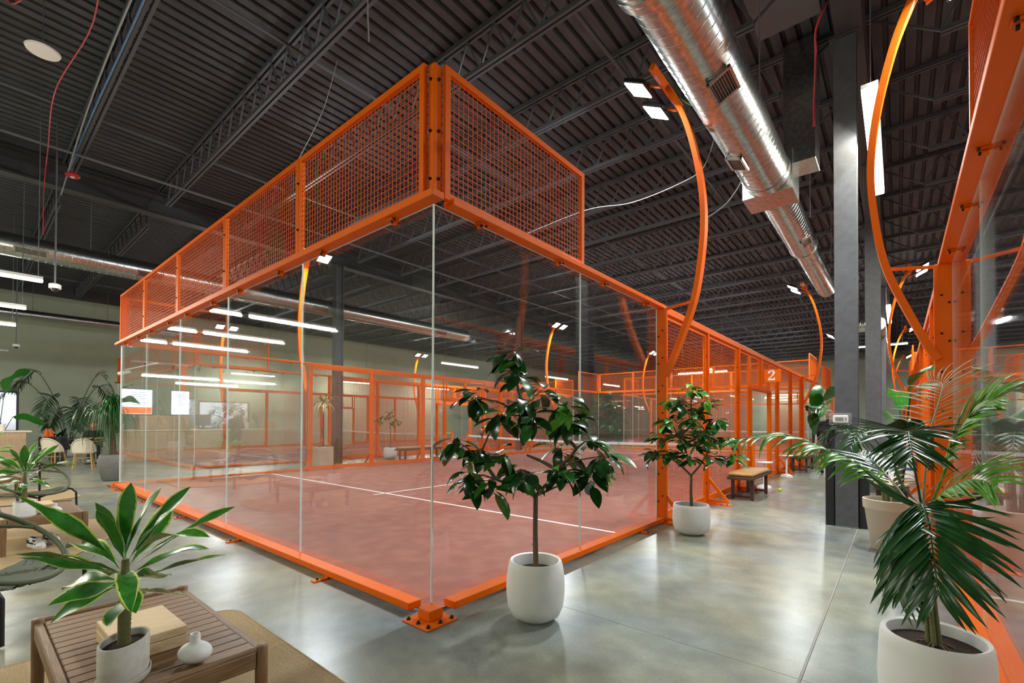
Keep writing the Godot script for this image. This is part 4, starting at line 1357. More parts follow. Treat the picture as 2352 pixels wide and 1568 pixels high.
# ---------------------------------------------------------------- the aisle
func bench(at: Vector3, L: float, label: String, turn := 0.0) -> void:
	var o := thing("cushioned_bench", label, "bench", at, turn, "dark wooden benches with tan cushions")
	part("seat_board", bx(V(0.42, 0.05, L), 0.005), M.darkwood, o, T(V(0, 0.4, 0)))
	part("end_board", bx(V(0.46, 0.035, 0.12), 0.004), M.darkwood, o, T(V(0, 0.428, -L / 2 + 0.02)))
	var g := Geo.new()
	g.box(V(0, 0.463, 0.04), V(0.42, 0.07, L - 0.16), Basis.IDENTITY, 0.025)
	gpart("cushion", g, M.tan, o)
	for sz in [-1, 1]:
		for sx in [-1, 1]:
			part("leg", bx(V(0.055, 0.375, 0.05), 0.004), M.darkwood, o, T(V(sx * 0.16, 0.1875, sz * (L / 2 - 0.2))))
		part("stretcher", bx(V(0.265, 0.045, 0.04), 0.003), M.darkwood, o, T(V(0, 0.06, sz * (L / 2 - 0.2))))

func side_table(at: Vector3, label: String) -> void:
	var o := thing("pedestal_table", label, "side table", at, 0, "small white pedestal tables")
	var g := Geo.new(); g.lathe([Vector2(0.0001, 0.535), Vector2(0.165, 0.535), Vector2(0.17, 0.54), Vector2(0.17, 0.553), Vector2(0.165, 0.558), Vector2(0.0001, 0.558)], 30)
	gpart("top", g, M.white, o)
	g = Geo.new(); g.tube([V(0, 0.05, 0), V(0, 0.54, 0)], 0.02, 12); gpart("stem", g, M.white, o)
	g = Geo.new(); g.lathe([Vector2(0.0001, 0.0), Vector2(0.145, 0.0), Vector2(0.147, 0.012), Vector2(0.12, 0.05), Vector2(0.05, 0.075), Vector2(0.0001, 0.078)], 26); gpart("foot", g, M.white, o)

func build_aisle() -> void:
	rng.seed = 501
	var o := thing("potted_tree", "leafy rubber tree in a white pot at the court corner", "potted plant", V(0.6, 0, -0.44))
	round_pot(o, M.whitepot, barrel(0.415, 0.207, 0.185, 0.125), 0.33, 0.17)
	var ctr := V(0.6, 0, -0.44)
	var cl := []
	for p in [V(0.50, 1.86, -0.31), V(0.52, 1.71, -0.33), V(0.33, 1.56, -0.10), V(0.59, 1.61, -0.52), V(0.80, 1.52, -0.55), V(0.42, 1.43, -0.25), V(0.62, 1.40, -0.34), V(0.20, 1.24, -0.06), V(0.30, 1.17, -0.22), V(0.48, 1.16, -0.18), V(0.70, 1.18, -0.62), V(0.92, 1.25, -0.67), V(1.0, 1.15, -0.68), V(0.26, 1.0, -0.12), V(0.40, 0.94, -0.2), V(0.62, 1.02, -0.30), V(0.79, 1.02, -0.46), V(0.92, 1.0, -0.66), V(0.47, 1.03, -0.42), V(0.83, 1.38, -0.5), V(0.36, 1.46, -0.4), V(0.6, 1.5, -0.3)]:
		cl.append(p - ctr)
	ficus(o, V(0.0, 0.86, 0.0), cl, 12, 0.2, 0.078, [V(-0.06, 1.15, 0.03), V(-0.07, 1.45, 0.1), V(-0.08, 1.66, 0.12), V(0.12, 1.05, -0.08), V(0.24, 1.2, -0.16), V(-0.2, 0.98, 0.2), V(-0.28, 1.12, 0.3), V(0.1, 1.35, -0.06)], 0.3, -0.75)

	rng.seed = 502
	o = thing("potted_tree", "bushy ficus in a white pot by the first fence post", "potted plant", V(0.58, 0, -3.68))
	round_pot(o, M.whitepot, barrel(0.37, 0.225, 0.212, 0.15), 0.3, 0.19)
	ctr = V(0.62, 0, -3.64)
	cl = []
	for p in [V(0.64, 1.80, -3.63), V(0.49, 1.65, -3.51), V(0.78, 1.63, -3.75), V(0.41, 1.41, -3.44), V(0.66, 1.44, -3.55), V(0.87, 1.39, -3.82), V(0.32, 1.22, -3.38), V(0.53, 1.17, -3.45), V(0.74, 1.17, -3.62), V(0.95, 1.17, -3.89), V(0.28, 1.0, -3.34), V(0.45, 0.98, -3.48), V(0.66, 0.96, -3.5), V(0.84, 0.96, -3.81), V(1.03, 0.95, -3.96), V(0.55, 1.55, -3.7), V(0.7, 1.3, -3.9), V(0.5, 1.3, -3.8), V(0.62, 1.1, -3.85), V(0.8, 1.25, -3.55)]:
		cl.append(p - ctr)
	ficus(o, V(0.0, 0.72, 0.0), cl, 15, 0.2, 0.072, [V(-0.05, 1.0, 0.03), V(0.0, 1.35, 0.0), V(0.0, 1.6, 0.0), V(0.14, 0.95, -0.1), V(-0.18, 0.92, 0.15), V(0.2, 1.15, -0.15), V(-0.12, 1.2, 0.1)], 0.5, -0.55)

	# the big palm in front
	rng.seed = 503
	var pc := V(2.705, 0, -0.56)
	o = thing("potted_palm", "large kentia palm in a white pot in the foreground", "potted plant", pc)
	round_pot(o, M.whitepot, barrel(0.465, 0.2, 0.189, 0.135, 0.022), 0.41, 0.17)
	var g := Geo.new()
	for k in 4: g.tube([V(0.02 * cos(k * 1.6), 0.38, 0.02 * sin(k * 1.6)), V(0.012 * cos(k * 1.6) - 0.02, 0.7, 0.012 * sin(k * 1.6) + 0.01), V(-0.045, 1.0, 0.03)], [0.01, 0.008, 0.006], 8)
	gpart("stem", g, M.cane, o)
	g = Geo.new()
	for k in 9: g.tube([V(0.03 * cos(k), 0.43, 0.03 * sin(k)), V(0.06 * cos(k), 0.42, 0.06 * sin(k)), V(0.085 * cos(k), 0.4, 0.085 * sin(k))], 0.004, 5)
	gpart("root", g, M.bark, o)
	var fr := {
		"A": [V(2.66, 0.98, -0.5), V(2.66, 1.04, -0.46), V(2.68, 0.99, -0.36), V(2.69, 0.88, -0.25), V(2.70, 0.74, -0.17)],
		"B": [V(2.67, 0.98, -0.58), V(2.64, 1.2, -0.57), V(2.62, 1.32, -0.5), V(2.62, 1.345, -0.36), V(2.63, 1.25, -0.2)],
		"C": [V(2.66, 0.98, -0.58), V(2.48, 1.14, -0.70), V(2.30, 1.24, -0.70), V(2.11, 1.31, -0.67), V(1.86, 1.28, -0.56)],
		"D": [V(2.68, 0.98, -0.53), V(2.73, 1.16, -0.46), V(2.77, 1.33, -0.36), V(2.82, 1.43, -0.26), V(2.86, 1.47, -0.14)],
		"E": [V(2.67, 0.98, -0.6), V(2.70, 1.3, -0.85), V(2.75, 1.5, -1.05), V(2.77, 1.6, -1.2), V(2.72, 1.63, -1.35)],
		"F": [V(2.65, 0.98, -0.6), V(2.56, 1.08, -0.95), V(2.46, 1.18, -1.15), V(2.36, 1.18, -1.3)],
		"G": [V(2.67, 0.98, -0.5), V(2.73, 1.10, -0.4), V(2.8, 1.17, -0.28), V(2.85, 1.17, -0.16)],
		"H": [V(2.65, 0.98, -0.52), V(2.62, 0.95, -0.42), V(2.60, 0.82, -0.36), V(2.59, 0.68, -0.33)]}
	for k in fr:
		for i in fr[k].size(): fr[k][i] -= pc
	frond(o, fr.A, 26, 0.31, 0.03, M.palm, V(-0.2, 0.5, 1), 1.0, 0.8, 0.12)
	frond(o, fr.B, 22, 0.25, 0.022, M.palm, V(0, 1, 0.6), 1.1, 0.5, 0.45)
	frond(o, fr.C, 19, 0.27, 0.027, M.palmlite, V(0, 1, 0), 1.35, 1.3, 0.2)
	frond(o, fr.D, 20, 0.22, 0.028, M.palmlite, V(-0.9, 0.6, 0.2), 0.7, 0.6, 0.25)
	frond(o, fr.E, 24, 0.3, 0.009, M.palmtwig, V(-0.4, 0.3, 1), 1.1, 0.9, 0.3, true, 0.005)
	frond(o, fr.F, 18, 0.26, 0.022, M.palm, V(0, 1, 0.2), 1.0, 0.7, 0.25)
	frond(o, fr.G, 16, 0.2, 0.022, M.palmlite, V(-0.8, 0.8, 0.2), 0.8, 0.6, 0.25)
	frond(o, fr.H, 14, 0.24, 0.026, M.palm, V(-0.6, 0.4, 0.7), 0.8, 0.6, 0.2)

	# planter behind it, with a cane palm and paddle leaves
	rng.seed = 504
	o = thing("potted_palm", "cane palm in a tapered beige planter behind the foreground palm", "potted plant", V(2.52, 0, -4.35))
	round_pot(o, M.beigepot, [Vector2(0.0001, 0), Vector2(0.17, 0), Vector2(0.18, 0.01), Vector2(0.235, 0.44), Vector2(0.25, 0.45), Vector2(0.255, 0.55), Vector2(0.24, 0.555), Vector2(0.23, 0.54), Vector2(0.22, 0.4)], 0.46, 0.22)
	for k in 6:
		g = Geo.new()
		var a := k * 1.05
		g.tube([V(0.05 * cos(a), 0.45, 0.05 * sin(a)), V(0.08 * cos(a), 0.8, 0.08 * sin(a)), V(0.1 * cos(a), 1.05, 0.1 * sin(a))], [0.022, 0.016, 0.01], 8)
		gpart("cane", g, M.cane, o)
	for k in 9:
		var yaw := TAU * k / 9.0
		var reach := 0.62 if cos(yaw) < 0.3 else 0.36
		frond(o, arching(V(0.08 * cos(yaw), 1.0, 0.08 * sin(yaw)), yaw, reach, rng.randf_range(0.2, 0.5), 0.3), 14, 0.26, 0.022, M.palm, Vector3.UP, 1.0, 0.7, 0.25, false)
	rng.seed = 505
	o = thing("paddle_leaf_plant", "tall paddle leaf plant leaning against the orange post", "potted plant", V(2.6, 0, -5.1))
	round_pot(o, M.whitepot, barrel(0.4, 0.2, 0.19, 0.13), 0.34, 0.17)
	paddle_plant(o, 0.35, [[V(0.1, 1.75, 0.32), 0.62, 0.36, 0.9, 0.35], [V(-0.02, 1.4, 0.45), 0.42, 0.26, -0.4, 0.2], [V(0.0, 1.55, -0.3), 0.5, 0.24, 0.5, 0.5], [V(0.1, 1.2, 0.3), 0.4, 0.22, -0.6, 0.5], [V(-0.03, 1.15, 0.35), 0.4, 0.2, 0.3, 0.9]])
	rng.seed = 506
	o = thing("paddle_leaf_plant", "big paddle leaf plant in a beige planter beside the walking person", "potted plant", V(0.52, 0, -14.75))
	part("planter", bx(V(0.42, 0.42, 0.42), 0.01), M.beigepot, o, T(V(0, 0.21, 0)))
	part("soil", bx(V(0.37, 0.02, 0.37)), M.soil, o, T(V(0, 0.415, 0)))
	paddle_plant(o, 0.4, [[V(0.04, 1.75, 0.2), 1.0, 0.5, 0.3, 0.1], [V(0.3, 2.05, 0.1), 0.9, 0.46, -0.5, 0.3], [V(0.05, 2.0, -0.1), 0.7, 0.4, 0.2, 0.9], [V(0.15, 1.55, 0.3), 0.8, 0.36, 0.9, 0.5], [V(0.03, 1.4, 0.3), 0.7, 0.34, -0.9, 0.4], [V(0.1, 1.5, -0.2), 0.7, 0.36, 0.1, 0.4], [V(0.05, 1.15, 0.2), 0.6, 0.28, 0.4, 0.5], [V(0.05, 1.25, 0.3), 0.65, 0.3, 0.0, 0.7], [V(0.1, 1.0, 0.3), 0.55, 0.26, 0.5, 0.9], [V(0.1, 1.8, 0.25), 0.7, 0.36, -0.2, 0.6]])

	bench(V(0.42, 0, -7.35), 1.5, "tan cushioned bench by the fence, nearest in the aisle")
	bench(V(0.42, 0, -13.6), 1.5, "tan cushioned bench farther down the aisle past the door")
	side_table(V(0.38, 0, -8.75), "white pedestal table just past the nearest bench")
	side_table(V(0.36, 0, -11.4), "white pedestal table beyond the court doorway")
	part("tennis_ball", ball_mesh(), M.ball, self, T(V(0.73, 0.033, -8.44)))
	tag(get_node("tennis_ball"), "yellow tennis ball lying on the aisle floor", "ball")
	bench(V(2.5, 0, -7.4), 1.4, "tan cushioned bench on the palm side of the aisle")
	var tw := thing("printed_tote", "white tote bag with a dark printed band on the palm side bench", "bag", V(2.62, 0.5, -6.95), 0.2)
	part("body", bx(V(0.3, 0.34, 0.14), 0.03), M.white, tw, T(V(0, 0.17, 0)))
	part("printed_band", bx(V(0.302, 0.05, 0.142), 0.004), M.bluecable, tw, T(V(0, 0.2, 0)))
	for s in [-1, 1]:
		g = Geo.new(); g.tube([V(-0.07, 0.33, s * 0.05), V(-0.05, 0.45, s * 0.05), V(0.05, 0.45, s * 0.05), V(0.07, 0.33, s * 0.05)], 0.008, 6); gpart("handle", g, M.white, tw)
	# far aisle
	bench(V(-10.75, 0, -8.4), 1.8, "tan cushioned bench behind the mesh in the far aisle")
	side_table(V(-10.6, 0, -9.9), "white pedestal table in the far aisle")
	rng.seed = 507
	o = thing("potted_dracaena_tree", "variegated dracaena in a square planter in the far aisle", "potted plant", V(-11.2, 0, -5.05))
	part("planter", bx(V(0.45, 0.6, 0.45), 0.01), M.beigepot, o, T(V(0, 0.3, 0)))
	part("soil", bx(V(0.4, 0.02, 0.4)), M.soil, o, T(V(0, 0.595, 0)))
	g = Geo.new()
	g.tube([V(0, 0.58, 0), V(0.02, 1.2, 0), V(0.0, 1.9, 0)], [0.03, 0.025, 0.02], 8); g.tube([V(0.08, 0.58, 0.05), V(0.1, 0.9, 0.06), V(0.1, 1.15, 0.1)], 0.02, 8)
	gpart("cane", g, M.bark, o)
	spiky_plant(o, 1.95, 46, 0.62, 0.05, M.paleplant, 1.3, 1.9)
	rng.seed = 508
	o = thing("potted_tree", "small rubber tree in a white pot beside the far aisle bench", "potted plant", V(-11.9, 0, -8.0))
	round_pot(o, M.whitepot, barrel(0.42, 0.24, 0.22, 0.15), 0.36, 0.2)
	ficus(o, V(0.0, 1.0, 0.0), [V(0, 1.75, 0), V(0.2, 1.6, 0.15), V(-0.25, 1.55, 0.1), V(0.1, 1.4, -0.3), V(-0.2, 1.35, -0.2), V(0.35, 1.4, 0.1), V(-0.4, 1.4, 0.25)], 8, 0.2, 0.08, [V(0, 1.3, 0)], 0.5)
	rng.seed = 509
	o = thing("trailing_plant", "trailing dark leaved plant on an orange stand past the net", "potted plant", V(-11.6, 0, -12.6))
	part("stand", bx(V(0.22, 0.8, 0.22), 0.01), M.orange, o, T(V(0, 0.4, 0)))
	spiky_plant(o, 0.8, 26, 0.4, 0.1, M.darkplant, 1.2, 1.8)

func ball_mesh() -> ArrayMesh:
	var g := Geo.new()
	var prof := []
	for i in 13: prof.append(Vector2(maxf(cos(-PI / 2 + PI * i / 12.0) * 0.033, 0.0001), sin(-PI / 2 + PI * i / 12.0) * 0.033))
	g.lathe(prof, 20)
	return g.mesh()

# ---------------------------------------------------------------- reception and cafe corner
func rattan_chair(at: Vector3, turn: float, label: String) -> void:
	# faces local +x
	var o := thing("rattan_chair", label, "chair", at, turn, "cream and rattan bistro chairs")
	var g := Geo.new()
	g.lathe([Vector2(0.0001, 0.43), Vector2(0.22, 0.43), Vector2(0.225, 0.445), Vector2(0.22, 0.46), Vector2(0.0001, 0.455)], 24)
	gpart("seat", g, M.cream, o)
	var hoop := []
	for i in 21:
		var a := PI * 0.5 + PI * i / 20.0
		var s := sin(PI * i / 20.0)
		hoop.append(V(cos(a) * 0.25 + 0.02 - s * 0.05, 0.47 + 0.38 * pow(s, 0.7), sin(a) * 0.26))
	g = Geo.new(); g.tube(hoop, 0.02, 8); gpart("back_hoop", g, M.cream, o)
	g = Geo.new()
	for i in 20:
		var a: Vector3 = hoop[i]; var b: Vector3 = hoop[i + 1]
		g.quad(a, b, V(b.x * 0.94, 0.46, b.z * 0.92), V(a.x * 0.94, 0.46, a.z * 0.92), V(a.x, 0, a.z).normalized())
	gpart("woven_back", g, M.cream, o)
	for sx in [-1, 1]:
		for sz in [-1, 1]:
			g = Geo.new(); g.tube([V(sx * 0.15, 0.44, sz * 0.16), V(sx * 0.19, 0.2, sz * 0.19), V(sx * 0.22, 0.0, sz * 0.21)], 0.016, 8)
			gpart("leg", g, M.rattan, o)
	g = Geo.new()
	var ring := []
	for i in 20: ring.append(V(cos(TAU * i / 20) * 0.17, 0.3, sin(TAU * i / 20) * 0.17))
	g.tube(ring, 0.01, 6, true); gpart("ring_stretcher", g, M.rattan, o)

func build_cafe() -> void:
	var g: Geo
	# counter runs along z at x = -17.6
	var c := thing("reception_counter", "long reception counter of vertical pale wood with a stone top", "counter", V(-18.0, 0, 4.1))
	for i in 11: part("front_panel", bx(V(0.04, 1.02, 0.57), 0.003), M.counter, c, T(V(0.38, 0.51, -2.95 + 0.58 * i)))
	part("carcass", bx(V(0.72, 1.0, 6.3)), M.counter, c, T(V(0.0, 0.5, -0.05)))
	part("stone_top", bx(V(0.86, 0.045, 6.6), 0.005), M.cream, c, T(V(0.0, 1.043, -0.05)))
	var b := thing("display_cabinet", "pale wood cabinet box standing on the reception counter", "cabinet", V(-17.95, 1.066, 2.55))
	part("body", bx(V(0.55, 0.5, 1.5), 0.005), M.counter, b, T(V(0, 0.25, 0)))
	for k in 3: part("front", bx(V(0.02, 0.46, 0.47), 0.003), M.counter, b, T(V(0.285, 0.25, -0.49 + 0.49 * k)))
	var cup := thing("paper_cup", "white paper cup at the end of the reception counter", "cup", V(-17.85, 1.066, 1.35))
	g = Geo.new(); g.lathe([Vector2(0.0001, 0), Vector2(0.06, 0), Vector2(0.085, 0.2), Vector2(0.08, 0.2), Vector2(0.06, 0.03)], 18); gpart("body", g, M.white, cup)
	g = Geo.new(); g.tube([V(0.02, 0.05, 0), V(-0.05, 0.36, 0.03)], 0.008, 5); gpart("straw", g, M.bluecable, cup)
	var tm := thing("counter_monitor", "slim dark monitor on the reception counter", "monitor", V(-17.8, 1.066, 3.75), 0.3)
	part("screen", bx(V(0.03, 0.42, 0.5), 0.004), M.blackmetal, tm, T(V(0, 0.35, 0), Basis(Vector3.BACK, 0.2)))
	part("stand", bx(V(0.06, 0.2, 0.08), 0.004), M.blackmetal, tm, T(V(-0.03, 0.1, 0)))
	part("foot", bx(V(0.18, 0.015, 0.2), 0.003), M.blackmetal, tm, T(V(0, 0.0085, 0)))
	var k2 := 0
	for p in [[V(-17.8, 1.066, 4.5), 0.3, 0.2], [V(-17.75, 1.066, 5.2), 0.22, 0.26], [V(-17.85, 1.066, 6.2), 0.35, 0.3]]:
		var bx2 := thing("carton", ["low brown carton", "white handled paper carton", "tall brown carton"][k2] + " on the reception counter", "box", p[0], 0.2 * k2, "cartons on the counter")
		part("body", bx(V(0.24, p[2], p[1]), 0.003), [M.counter, M.white, M.tan][k2], bx2, T(V(0, p[2] / 2, 0)))
		part("flap", bx(V(0.25, 0.006, p[1] * 0.9), 0.001), [M.counter, M.white, M.tan][k2], bx2, T(V(0, p[2] + 0.002, 0)))
		k2 += 1
	# lit menu screens on the wall behind
	var ms := [[3.35, 1.15, true], [5.1, 0.75, false]]
	for s in ms:
		var t := thing("menu_screen", "bright menu screen with an orange banner" if s[2] else "narrow bright menu screen with lines of print", "screen", V(-25.97, 2.3, s[0]))
		part("casing", bx(V(0.05, 1.28, s[1] + 0.06), 0.004), M.blackmetal, t)
		part("lit_screen", bx(V(0.01, 1.2, s[1])), M.screen, t, T(V(0.028, 0, 0)))
		if s[2]: part("orange_banner", bx(V(0.006, 0.32, s[1] * 0.98)), M.screenorange, t, T(V(0.034, -0.42, 0)))
		for q in 7: part("print_line", bx(V(0.005, 0.02, s[1] * (0.6 if q % 2 else 0.45))), M.lcd, t, T(V(0.035, 0.45 - 0.1 * q, 0.05)))
	# cart with cones
	var ct := thing("ball_cart", "folding ball cart with a black basket and orange cones", "cart", V(-17.9, 0, 0.35), 0.2)
	for sx in [-1, 1]:
		for sz in [-1, 1]:
			g = Geo.new(); g.tube([V(sx * 0.18, 0.07, sz * 0.2), V(sx * 0.18, 0.92, sz * 0.2)], 0.012, 8); gpart("leg", g, M.steel, ct)
			g = Geo.new(); g.tube([V(sx * 0.18 - 0.012, 0.04, sz * 0.2), V(sx * 0.18 + 0.012, 0.04, sz * 0.2)], 0.04, 14); gpart("wheel", g, M.black, ct)
	part("basket", bx(V(0.36, 0.3, 0.4), 0.02), M.black, ct, T(V(0, 0.72, 0)))
	part("lower_bar", bx(V(0.36, 0.02, 0.02)), M.steel, ct, T(V(0, 0.55, 0.2)))
	for k in 2:
		g = Geo.new(); g.lathe([Vector2(0.0001, 0.0), Vector2(0.1, 0.0), Vector2(0.1, 0.012), Vector2(0.075, 0.012), Vector2(0.012, 0.26), Vector2(0.0001, 0.262)], 16)
		gpart("cone", g, M.screenorange if false else M.wire, ct, T(V(-0.05, 0.872, 0.05 - 0.1 * k)))
	# bistro seats
	rattan_chair(V(-16.9, 0, 0.35), 2.4, "cream rattan chair nearest the ball cart")
	rattan_chair(V(-15.6, 0, -0.15), 2.9, "cream rattan chair beside the ponytail palm")
	rattan_chair(V(-18.4, 0, -0.75), -0.4, "cream rattan chair with the seated person")
	var rt := thing("bistro_table", "round wooden bistro table between the rattan chairs", "table", V(-17.3, 0, -0.6))
	g = Geo.new(); g.lathe([Vector2(0.0001, 0.7), Vector2(0.33, 0.7), Vector2(0.335, 0.715), Vector2(0.33, 0.73), Vector2(0.0001, 0.73)], 28); gpart("top", g, M.woodx, rt)
	g = Geo.new(); g.tube([V(0, 0.02, 0), V(0, 0.7, 0)], 0.03, 12); gpart("stem", g, M.blackmetal, rt)
	g = Geo.new(); g.lathe([Vector2(0.0001, 0), Vector2(0.22, 0), Vector2(0.22, 0.015), Vector2(0.04, 0.03), Vector2(0.0001, 0.03)], 24); gpart("foot", g, M.blackmetal, rt)
	var bp := thing("backpack", "dark backpack hanging on the first rattan chair", "bag", V(-17.35, 0.44, 0.12), 0.3)
	part("body", bx(V(0.2, 0.42, 0.3), 0.07), M.black, bp, T(V(0, 0.235, 0)))
	part("pocket", bx(V(0.07, 0.22, 0.24), 0.03), M.black, bp, T(V(0.11, 0.15, 0)))
	# plants
	rng.seed = 601
	var o := thing("ponytail_palm", "ponytail palm with hanging strands in a grey egg pot", "potted plant", V(-11.45, 0, -0.12))
	g = Geo.new()
	round_pot(o, M.greypot, [Vector2(0.0001, 0), Vector2(0.17, 0), Vector2(0.19, 0.02), Vector2(0.27, 0.32), Vector2(0.275, 0.45), Vector2(0.25, 0.56), Vector2(0.235, 0.6), Vector2(0.215, 0.595), Vector2(0.21, 0.5)], 0.54, 0.21)
	g.tube([V(0, 0.53, 0), V(0.02, 0.7, 0), V(0, 1.1, 0), V(0.01, 1.6, 0)], [0.09, 0.06, 0.04, 0.03], 10)
	gpart("trunk", g, M.bark, o)
	for k in 240:   # long strands that arch out and hang
		var a := k * 2.4
		var d := V(cos(a), 0, sin(a))
		var re := rng.randf_range(0.12, 0.72)
		var ri := rng.randf_range(0.1, 0.45) * (1.1 - re)
		var dp := rng.randf_range(0.3, 0.95)
		var b0 := V(0, 1.6 + rng.randf_range(-0.05, 0.05), 0)
		g = Geo.new()
		var line := []
		for i in 9: line.append(along([b0, b0 + d * re * 0.45 + V(0, ri, 0), b0 + d * re * 0.9 + V(0, ri * 0.4 - 0.04, 0), b0 + d * re * 1.05 - V(0, dp * 0.5, 0), b0 + d * re * 1.08 - V(0, dp, 0)], i / 8.0))
		g.ribbon(line, 0.026)
		gpart("strand", g, M.palm if k % 3 else M.leafmid, o)
	rng.seed = 602
	o = thing("potted_palm", "spreading kentia palm against the green wall", "potted plant", V(-21.5, 0, -0.5))
	round_pot(o, M.whitepot, barrel(0.5, 0.28, 0.26, 0.18), 0.42, 0.24)
	for k in 9:
		var yaw := TAU * k / 9.0
		var q: float = [1.0, 0.8, 1.2][k % 3]
		frond(o, arching(V(0.04 * cos(yaw), 0.5, 0.04 * sin(yaw)), yaw, 1.5 * q, 1.3 + 0.45 * (k % 4), 0.7), 20, 0.6, 0.045, M.darkplant, Vector3.UP, 1.0, 0.8, 0.45, false, 0.016)
	rng.seed = 603
	o = thing("potted_monstera", "dark bushy plant on the floor behind the ball cart", "potted plant", V(-19.6, 0, 0.0))
	round_pot(o, M.greypot, barrel(0.4, 0.24, 0.22, 0.16), 0.34, 0.2)
	spiky_plant(o, 0.5, 34, 0.75, 0.22, M.darkplant, 1.4, 1.2)
	rng.seed = 604
	o = thing("banana_plant", "tall banana plant with broad leaves before the window", "potted plant", V(-20.6, 0, 1.3))
	round_pot(o, M.whitepot, barrel(0.5, 0.28, 0.26, 0.18), 0.42, 0.24)
	paddle_plant(o, 0.4, [[V(0.15, 2.3, -0.1), 1.05, 0.75, 1.2, 0.4], [V(0.3, 2.1, 0.2), 1.1, 0.5, -0.4, 0.1], [V(-0.2, 2.3, 0.3), 1.0, 0.45, 0.2, 0.5], [V(0.25, 1.5, -0.3), 0.9, 0.4, 0.5, 0.0]])
	rng.seed = 605
	o = thing("potted_palm", "feathery palm behind the reception counter by the wide window", "potted plant", V(-22.5, 0, 6.3))
	round_pot(o, M.whitepot, barrel(0.5, 0.28, 0.26, 0.18), 0.42, 0.24)
	small_palm(o, 0.6, 8, 1.2, 1.4, 14, 0.5, 0.05, M.darkplant)
	# pale planters in the lounge, mirrored in the front glass
	for p in [[V(-11.8, 0, 2.6), 0.5, 0.42, "square cream planter with dry grasses in the lounge"], [V(-11.1, 0, 3.6), 0.42, 0.5, "round cream planter with tall dry grasses in the lounge"]]:
		rng.seed = 606
		o = thing("grass_planter", p[3], "potted plant", p[0], 0.3)
		round_pot(o, M.beigepot, barrel(p[1], p[2] * 0.5, p[2] * 0.48, p[2] * 0.4), p[1] * 0.85, p[2] * 0.42)
		spiky_plant(o, p[1] * 0.85, 60, 0.8, 0.012, M.paleplant, 1.5, 0.9)
	var tk := thing("track_light", "black track rail with small spot heads before the reception", "light", V(-16.4, 3.3, 3.6))
	part("rail", bx(V(0.05, 0.06, 4.6), 0.004), M.blackmetal, tk)
	for k in 6:
		g = Geo.new(); g.tube([V(0, -0.04, -1.9 + 0.76 * k), V(-0.06, -0.16, -1.9 + 0.76 * k)], 0.035, 12); gpart("spot_head", g, M.blackmetal, tk)
	for s in [-1, 1]:
		g = Geo.new(); g.tube([V(0, 0.03, s * 1.9), V(0, 3.94, s * 1.9)], 0.006, 5); gpart("hanger", g, M.greyconduit, tk)
	# cameras and small fittings hung from the roof
	var cam := thing("dome_camera", "white dome camera on a thin drop pole", "camera", V(-10.1, 3.95, 1.0))
	g = Geo.new(); g.tube([V(0, 0.09, 0), V(0, 3.28, 0)], 0.015, 8); gpart("drop_pole", g, M.greyconduit, cam)
	g = Geo.new(); g.lathe([Vector2(0.0001, 0.1), Vector2(0.06, 0.1), Vector2(0.09, 0.08), Vector2(0.09, 0.0), Vector2(0.0001, 0.0)], 22); gpart("housing", g, M.white, cam)
	g = Geo.new(); g.lathe([Vector2(0.0001, -0.06), Vector2(0.04, -0.05), Vector2(0.06, 0.0)], 18); gpart("dome", g, M.blackmetal, cam)
	var cam2: Node3D = copy(cam, V(-21.21, 3.95, 0.91), 0, "white dome camera dropped below the farthest linear light")
	cam.set_meta("group", "dome cameras"); cam2.set_meta("group", "dome cameras")
	var bc := thing("bullet_camera", "white camera on a long horizontal arm by the glass", "camera", V(-12.4, 2.62, -0.5))
	g = Geo.new(); g.tube([V(2.4, 0.03, -0.1), V(0, 0.04, 0)], 0.018, 8); gpart("arm", g, M.white, bc)
	part("body", bx(V(0.09, 0.08, 0.26), 0.02), M.white, bc, T(V(-0.08, -0.03, 0.02), Basis(Vector3.RIGHT, 0.3)))
	var ws := thing("orange_wall_bracket", "short orange steel post hung from the corner of the far court", "bracket", V(-13.0, 2.0, -2.0))
	part("post", bx(V(0.12, 1.0, 0.12), 0.004), M.orange, ws, T(V(0, 0.5, 0.12)))
	part("plate", bx(V(0.3, 0.015, 0.3), 0.003), M.orange, ws, T(V(0, 0.0, 0.12)))

# ---------------------------------------------------------------- cables and fittings under the roof
func cable(called: String, label: String, pts: Array, r: float, material: Material) -> void:
	var g := Geo.new()
	var line := []
	for i in 40: line.append(along(pts, i / 39.0))
	g.tube(line, r, 6)
	var o := gpart(numbered(called), g, material, self)
	tag(o, label, "cable", "cables under the roof")

